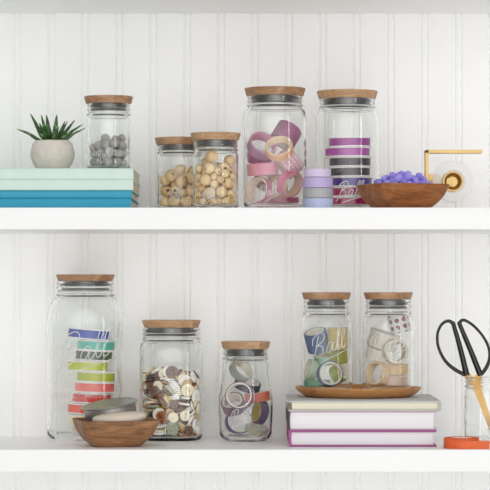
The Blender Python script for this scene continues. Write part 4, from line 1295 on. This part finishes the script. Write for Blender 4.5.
def buttons():
    k = K(YF) * S; rnd = random.Random(12)
    data = [tuple(map(float, l.split())) for l in BUTTON_DATA.strip().splitlines()]
    names = ['white'] * 38 + ['cream'] * 18 + ['tan'] * 10 + ['brown'] * 13 + ['amber'] * 3 + ['caramel'] * 3 + ['charcoal'] * 4 + ['sage'] * 4 + ['pewter'] * 5
    choice = [[rnd.choice(names), rnd.choice((0, 0, 0, 1, 1, 2)), None] for _ in data]
    used = set()
    for px, py, col, typ, lab, rmin in [
            (170, 399, 'yellow', 2, 'yellow button near the middle of the button jar', 4), (179, 431, 'amber', 2, 'large glossy amber button near the bottom of the button jar', 5.8),
            (167.5, 420, 'white', 0, 'large white four-hole button facing out low in the button jar', 5.6), (194, 427, 'white', 2, 'white button standing on edge at the lower right of the button jar', 5.2),
            (181.5, 380.5, 'cream', 0, 'cream four-hole button near the top of the button jar', 4.5), (152, 412, 'tan', 0, 'tan four-hole button at the left wall of the button jar', 4.5),
            (175.5, 414, 'cream', 1, 'cream button beside the large white one in the button jar', 4)]:
        best = None
        for i, (r, x, y, z, *q) in enumerate(data):
            if i in used or r < rmin or y > -14: continue
            c = P(171.3, 400, YF); kk = K(YF + y)
            sx = 245 + (X(171.3, YF) / S + x * K(YF)) / kk; sy = HY - (LO_Z / S + z * K(YF)) / kk
            d = math.hypot(sx - px, sy - py)
            if best is None or d < best[0]: best = (d, i)
        used.add(best[1]); choice[best[1]] = [col, typ, lab]
    for (r, x, y, z, a, b, c, d), (col, typ, lab) in zip(data, choice):
        o = bpy.data.objects.new('button', bmesh_for(col, typ)); COL.objects.link(o)
        o.location = (X(171.3, YF) + x * k, YF * S + y * k, LO_Z + z * k)
        o.rotation_mode = 'QUATERNION'; o.rotation_quaternion = (a, b, c, d)
        o.scale = (r * k, r * k, r * k * .95)
        if lab: tag(o, lab, 'button', 'buttons in the jar')
        else: tag(o, 'round %s %s button in the squarish jar of mixed buttons' % ({'pewter': 'grey metal', 'sage': 'sage green', 'charcoal': 'dark grey'}.get(col, col), ('four-hole', 'two-hole', 'domed')[typ]), 'button', 'buttons in the jar')
buttons()

# ---- small tapered jar --------------------------------------------------------------------------
YG = 138
jar(245.6, YG, LO_Z, Z(341.2, YG), 24.8, 7.4, 23.4, 21.4, 'small tapered glass jar of mauve tape rolls, widest near its base', (72, 80), 0, 9, taper=(26.2, 27.4), lidmat=1, band=7,
    letters=[(241, 417, 25, 14, .5)])
GG = 'tape rolls in the small tapered jar'
JARS[GG] = Vector((X(245.6, YG), YG * S, LO_Z)); JK[GG] = K(YG) * S
roll(241, 371, YG - 2, 12, 9.6, 9, (.6, -.6, .55), (150, 154, 142), 'sage grey tape roll at the top of the small tapered jar', core=(214, 206, 190), group=GG)
roll(247.5, 385, YG + 2, 13.5, 10.5, 8, (.3, -.25, .92), (38, 42, 62), 'navy tape roll in the small tapered jar', group=GG)
roll(257.4, 396, YG - 5, 12.8, 10, 9.2, (-.04, -.06, 1), (190, 100, 80), 'brick red tape roll lying flat in the small tapered jar', group=GG)
roll(238.4, 396, YG - 10, 13.8, 11.8, 9, (.22, -.93, .2), (136, 98, 122), 'mauve tape roll with a white rim facing out in the small tapered jar', core=(246, 240, 234), group=GG)
roll(230, 405, YG + 5, 12, 9, 11, (-.5, -.6, .5), (146, 116, 138), 'dusty mauve tape roll at the left wall of the small tapered jar', group=GG)
roll(239, 422, YG - 11, 13.6, 11.6, 9, (.15, -.9, .38), (94, 74, 136), 'violet tape roll with a white rim at the bottom of the small tapered jar', core=(246, 240, 234), group=GG)
roll(262.2, 414.5, YG - 9, 12, 9, 7.5, (-.78, -.55, .22), (102, 88, 116), 'grey violet tape roll standing on edge in the small tapered jar', core=(196, 176, 110), group=GG)
roll(259.5, 430, YG - 7, 11.5, 9.4, 6, (.2, -.45, .85), (176, 172, 150), 'pale sage tape roll at the bottom of the small tapered jar', core=(222, 218, 204), group=GG)

# ---- books on the lower shelf ----------------------------------------------------------------------
M_PURPLE = mottled('purple_cloth', (164, 88, 144), .6, .03, 40, .1, 900)
M_PINKISH = mottled('pale_lilac_cover', (208, 180, 194), .6, .03, 40)
M_CHAR = mottled('charcoal_spine', (66, 58, 64), .6, .1, 40)
M_GREYCOV = mottled('grey_linen', (192, 192, 190), .75, .05, 200, .2, 900)
Yr, kr = 38, K(38)
zz = [LO_Z, (HY - 430.2) * kr * S, (HY - 411.4) * kr * S, (HY - 400.6) * kr * S]
book(X(290, Yr), X(436.6, Yr), Yr * S, 188 * S, zz[0], zz[1], M_PURPLE, M_PAGE_WHITE, 'thick white-paged book with purple covers at the bottom of the stack under the tray', 'left', 2.2, 3, group='books under the wooden tray')
book(X(289.5, Yr), X(437, Yr), (Yr + 3) * S, 190 * S, zz[1], zz[2], M_PINKISH, M_PAGE_WHITE, 'thick white-paged book with pale lilac covers and a dark spine', 'left', 1.3, 3, spinemat=M_CHAR, group='books under the wooden tray')
book(X(288.3, Yr), X(440.2, Yr), Yr * S, 192 * S, zz[2], zz[3], M_GREYCOV, M_PAGE_CREAM, 'grey linen notebook with cream pages, directly under the wooden tray', 'right', 1.7, 4, group='books under the wooden tray')
BOOK_TOP = zz[3]

# ---- wooden tray ------------------------------------------------------------------------------------
YT = 128; kT = K(YT) * S
def tray():
    root = empty('wooden_tray', (X(358.2, YT), YT * S, BOOK_TOP), 'oval wooden tray carrying two jars on top of the book stack', 'tray')
    rx, ry = 63, 56
    prof = [(0, 0), (.78, 0), (.84, .8), (.93, 4), (.985, 7.6), (1.0, 9.6), (.99, 10.2), (.975, 10.1), (.96, 8.3), (.935, 5.6), (.9, 4.0), (.86, 3.75), (0, 3.75)]
    bm = bmesh.new()
    lathe(bm, [(r * rx * kT, z * kT) for r, z in prof], 96, fn=lambda r, z, a: (r * math.cos(a), r * math.sin(a) * ry / rx, z))
    for v in bm.verts:
        v.co.z += (noise.noise(v.co * 14) * .5) * kT * (v.co.z / (10 * kT))
    obj('tray_body', bm, M_TRAY, root, angle=50)
tray()
TRAY = BOOK_TOP + 4.12 * kT
YH = 126
def pint(cx, label, lets, lm):
    jar(cx, YH, TRAY, Z(292.3, YH), 24.6, 7, 25.6, 22.0, label, (66, 77), .3, 5, lidmat=lm, letters=lets, band=7)
pint(326.4, 'glass jar of blue and green tape rolls on the wooden tray', [(328, 345, 40, 19, .5)], 2)
pint(388.2, 'glass jar of kraft and dotted tape rolls on the wooden tray', [(385.5, 345, 40, 19, .5)], 2)
HG = 'tape rolls in the blue and green jar'
JARS[HG] = Vector((X(326.4, YH), YH * S, TRAY)); JK[HG] = K(YH) * S
roll(317.2, 341, YH - 8, 12.0, 8.6, 19.6, (-.5, -.2, .9), (86, 106, 138), 'slate blue tape roll tilted at the top of the blue and green jar', group=HG)
roll(337.2, 336, YH - 2, 9.8, 6.5, 21.8, (.05, .0, 1), (182, 160, 100), 'khaki tape roll at the top right of the blue and green jar', group=HG)
roll(336.5, 352, YH + 4, 10.9, 7.6, 14.2, (.05, -.05, 1), (140, 142, 44), 'olive green tape roll under the khaki one', group=HG)
roll(324, 361, YH + 3, 12.0, 9.1, 8.7, (-.25, -.3, .9), (138, 182, 150), 'mint tape roll in the middle of the blue and green jar', group=HG)
roll(310.2, 370, YH - 4, 10.4, 7.6, 8.7, (-.85, -.4, .3), (176, 192, 168), 'pale green tape roll standing at the left wall of the blue and green jar', core=(226, 222, 208), group=HG)
roll(328.4, 374, YH - 13, 12.9, 10.6, 7.6, (.3, -.9, .32), (52, 78, 120), 'navy tape roll with an open face at the bottom of the blue and green jar', core=(226, 214, 190), group=HG)
roll(316.5, 383, YH - 2, 13.6, 9.7, 6.5, (0, 0, 1), (108, 156, 128), 'green tape roll lying flat at the bottom of the blue and green jar', group=HG)
roll(342, 370.5, YH - 4, 9.8, 7.0, 9.8, (.75, -.4, .5), (150, 164, 52), 'lime olive tape roll at the right wall of the blue and green jar', group=HG)
IG = 'tape rolls in the kraft and dotted jar'
JARS[IG] = Vector((X(388.2, YH), YH * S, TRAY)); JK[IG] = K(YH) * S
dots = patterned('brown_dots', (206, 204, 202), (136, 84, 70), 'dots', (9, 2.6, 1))
roll(399.3, 328, YH - 4, 10.5, 6.5, 18.5, (-.42, -.05, .9), (206, 204, 202), 'grey tape roll with brown dots on top in the kraft and dotted jar', tapemat=dots, group=IG, spin=.3)
roll(382, 339, YH + 5, 15.3, 10.8, 16.4, (.12, -.1, 1), (206, 200, 190), 'pale grey tape roll under the dotted one', core=(226, 222, 214), group=IG)
roll(395.5, 351.5, YH - 11, 12.5, 9.7, 8.7, (.3, -.88, .3), (200, 192, 174), 'greige tape roll facing out in the middle of the kraft and dotted jar', core=(214, 206, 188), group=IG)
roll(375, 373, YH - 8, 12.2, 10.2, 9.8, (-.5, -.83, .12), (212, 180, 134), 'kraft tape roll facing out at the bottom of the kraft and dotted jar', core=(236, 220, 192), group=IG)
roll(395, 369, YH + 1, 13.5, 9.3, 9.8, (.02, -.04, 1), (208, 178, 134), 'kraft tape roll lying flat in the kraft and dotted jar', group=IG)
roll(394, 380.5, YH + 2, 14.2, 9.7, 9.8, (0, 0, 1), (198, 172, 156), 'pinkish beige tape roll flat on the bottom of the kraft and dotted jar', group=IG)

roll(374, 353, YH + 6, 11.4, 8.6, 10.9, (.3, -.4, .9), (222, 216, 206), 'off white tape roll at the left back of the kraft and dotted jar', group=IG)

# ---- scissors in the open jar -------------------------------------------------------------------------
YJ = 104
jar(492.5, YJ, LO_Z, Z(376.5, YJ), 28, 0, 28.6, 26.8, 'open glass jar without a lid holding the scissors', (48, 54), .2, 5, lid=False, letters=[(494, 432, 22, 20, .5)], group=None)
def scissors():
    k = K(YJ) * S
    root = empty('scissors', P(476, 383, YJ), 'black-handled scissors with gold blades standing in the open jar', 'scissors')
    o0 = P(476, 383, YJ)
    def q(pts, y): return [P(x, yy, YJ) - o0 + Vector((0, y * k, 0)) for x, yy in pts]
    def handle(loop, shaft, y):
        bm = bmesh.new()
        pl = spline(q(loop, y), 7)
        tube(bm, pl, lambda t: (2.0 - .6 * math.sin(PI * min(1, t * 1.1))) * k, 12)
        ps = spline(q(shaft, y), 6)
        tube(bm, ps, lambda t: (2.1 + 1.0 * t) * k, 14)
        bmesh.ops.create_icosphere(bm, subdivisions=2, radius=1.9 * k, matrix=Matrix.Translation(ps[0]))
        return obj('handle', bm, M_BLACK, root, angle=60)
    handle([(453.6, 324.5), (449.8, 321.2), (445.5, 321.6), (441.2, 324.9), (437.6, 333), (437.6, 344), (441.3, 354.5), (447, 363), (455, 369.6), (465, 375)],
           [(452.8, 322.8), (457.3, 338), (462, 356), (466.6, 375.6)], -1.6)
    handle([(459.2, 324), (461.2, 321), (465, 320.3), (473.5, 325.6), (482.5, 335.5), (488.6, 347), (489.8, 358), (486.2, 368), (480.8, 375)],
           [(459.2, 323), (465.5, 338), (473, 356), (480.6, 375.6)], 1.6)
    def blade(pts, wid, y, thick=.9):
        bm = bmesh.new(); rows = []
        path = spline(q(pts, y), 5); n = len(path)
        for i, p in enumerate(path):
            t = (path[min(i + 1, n - 1)] - path[max(i - 1, 0)]).normalized(); sd = t.cross(Vector((0, 1, 0))).normalized()
            u = i / (n - 1); w = wid(u) * k
            row = [p + sd * w * a + Vector((0, b_ * thick * k * (1 - .5 * u), 0)) for a, b_ in ((-1, -.2), (-.3, -.6), (.6, -.6), (1, 0), (.6, .6), (-.3, .6))]
            rows.append([bm.verts.new(v) for v in row])
        for A, B in zip(rows, rows[1:]):
            for i in range(6): bm.faces.new((A[i], A[(i + 1) % 6], B[(i + 1) % 6], B[i]))
        bm.faces.new(rows[0][::-1]); bm.faces.new(rows[-1])
        obj('blade', bm, M_BLADE, root, angle=25)
    wf = lambda u: 3.6 * (1 - u) ** .5 * (1 - .25 * u) + .4 if u > .3 else 3.4
    blade([(466.5, 375), (471, 380), (477, 392), (484, 411), (490.5, 431)], wf, -.75)
    blade([(480.6, 375), (477, 380), (480, 392), (486.5, 411), (493, 431)], wf, .75)
    bm = bmesh.new(); bmesh.ops.create_cone(bm, cap_ends=True, segments=20, radius1=1.8 * k, radius2=1.5 * k, depth=4.2 * k)
    o = obj('pivot_screw', bm, M_BLADE, root); o.rotation_euler.x = PI / 2; o.location = P(474.6, 386, YJ) - o0
scissors()

# ---- orange ribbon roll at the right end -------------------------------------------------------------
def orange():
    Y = 25; k = K(Y) * S
    root = empty('ribbon_roll', (X(461.8, Y), Y * S, LO_Z), 'orange ribbon loosely coiled flat on the shelf in front of the scissors jar', 'ribbon')
    bm = bmesh.new()
    # one long strip wound on itself, its free end pulled out to the right
    path = []
    for i in range(150):
        t = i / 149; a = -PI * .2 - t * 2 * PI * 2.3
        r = 12.6 + 4.6 * t
        path.append((r * math.cos(a) * 1.02, r * math.sin(a) * 1.02))
    lx, ly = path[-1]
    d = Vector((path[-1][0] - path[-2][0], path[-1][1] - path[-2][1])).normalized()
    h = 10.6
    def strip(path, h0, h1, thick):
        n = len(path); rows = []
        for i, (x, y) in enumerate(path):
            a = path[max(i - 1, 0)]; b = path[min(i + 1, n - 1)]
            t = Vector((b[0] - a[0], b[1] - a[1])).normalized(); nn = Vector((-t.y, t.x)) * thick / 2
            z0, z1 = h0(i / (n - 1)), h1(i / (n - 1))
            rows.append([bm.verts.new((v[0] * k, v[1] * k, v[2] * k)) for v in ((x + nn.x, y + nn.y, z0), (x - nn.x, y - nn.y, z0), (x - nn.x, y - nn.y, z1), (x + nn.x, y + nn.y, z1))])
        for A, B in zip(rows, rows[1:]):
            for i in range(4): bm.faces.new((A[i], A[(i + 1) % 4], B[(i + 1) % 4], B[i]))
        bm.faces.new(rows[0][::-1]); bm.faces.new(rows[-1])
    strip(path, lambda t: .1, lambda t: 10.6, 1.1)
    tail = spline([(-18.2, -4, 0), (-15.4, -12.2, 0), (-8, -18.2, 0), (1, -20.6, 0), (12, -20.8, 0), (25.8, -18.8, 0)], 8)
    strip([(p.x, p.y) for p in tail], lambda t: .1, lambda t: 10.5 - 2.2 * smooth01(t * 1.3), .7)
    obj('ribbon_strip', bm, mottled('orange_ribbon', (226, 100, 44), .55, .06, 60, .15, 900), root, angle=40)
    bm = bmesh.new()
    lathe(bm, [(r * k, z * k) for r, z in [(0, .1), (11.2, .1), (11.2, 10.2), (10.2, 10.2), (10, 1.2), (0, 1.2)]], 48)
    obj('core', bm, M_WHITECORE, root)
orange()

# ------------------------------------------------------------------ light, camera
GLOW_BASE = .22
GLOW_LOBES = [((.0, -1, .0), 6, .8), ((.05, -.93, -.42), 9, 1.15), ((.05, -.93, .38), 9, 1.1)]
w = bpy.data.worlds.new('added_glow'); scene.world = w; w.use_nodes = True
nt = w.node_tree; bg = nt.nodes['Background']
# unseen surround: glow lobes added ahead, below and above to brighten the shelves
tc = nt.nodes.new('ShaderNodeTexCoord')
total = None
for d, n_, a_ in GLOW_LOBES:
    dp = nt.nodes.new('ShaderNodeVectorMath'); dp.operation = 'DOT_PRODUCT'
    nt.links.new(tc.outputs['Generated'], dp.inputs[0]); dp.inputs[1].default_value = Vector(d).normalized()
    mx0 = nt.nodes.new('ShaderNodeMath'); mx0.operation = 'MAXIMUM'; mx0.inputs[1].default_value = 0
    nt.links.new(dp.outputs['Value'], mx0.inputs[0])
    pw = nt.nodes.new('ShaderNodeMath'); pw.operation = 'POWER'; pw.inputs[1].default_value = n_
    nt.links.new(mx0.outputs[0], pw.inputs[0])
    ma = nt.nodes.new('ShaderNodeMath'); ma.operation = 'MULTIPLY_ADD'; ma.inputs[1].default_value = a_; ma.inputs[2].default_value = GLOW_BASE
    nt.links.new(pw.outputs[0], ma.inputs[0])
    if total is not None: nt.links.new(total, ma.inputs[2])
    total = ma.outputs[0]
nt.links.new(total, bg.inputs['Strength'])
bg.inputs['Color'].default_value = (1, .995, .985, 1)

def area(name, loc, target, sx, sy, power, col=(1, 1, 1)):
    l = bpy.data.lights.new(name, 'AREA'); l.shape = 'RECTANGLE'; l.size = sx; l.size_y = sy; l.energy = power; l.color = col
    o = bpy.data.objects.new(name, l); COL.objects.link(o); o.location = loc
    o.rotation_euler = (Vector(target) - Vector(loc)).to_track_quat('-Z', 'Y').to_euler()
    return o
area('window_light', (2.8, -3.5, .45), (0, .1, 0), .3, 2.2, 15)

cam = bpy.data.cameras.new('camera'); co = bpy.data.objects.new('camera', cam); COL.objects.link(co)
co.location = (0, -D * S, 0); co.rotation_euler = (PI / 2, 0, 0)
cam.sensor_width = 36; cam.lens = 36 * D / 490
cam.shift_y = (HY - 245) / 490
cam.clip_end = 50
scene.camera = co
scene.view_settings.view_transform = 'Standard'; scene.view_settings.look = 'None'
scene.view_settings.gamma = 1; scene.view_settings.use_curve_mapping = False
scene.view_settings.exposure = 0.19
cy = scene.cycles
cy.use_denoising = True
cy.max_bounces = 24; cy.transmission_bounces = 20; cy.diffuse_bounces = 6; cy.glossy_bounces = 8; cy.transparent_max_bounces = 24
cy.caustics_refractive = True; cy.caustics_reflective = True; cy.sample_clamp_indirect = 40; cy.blur_glossy = 0
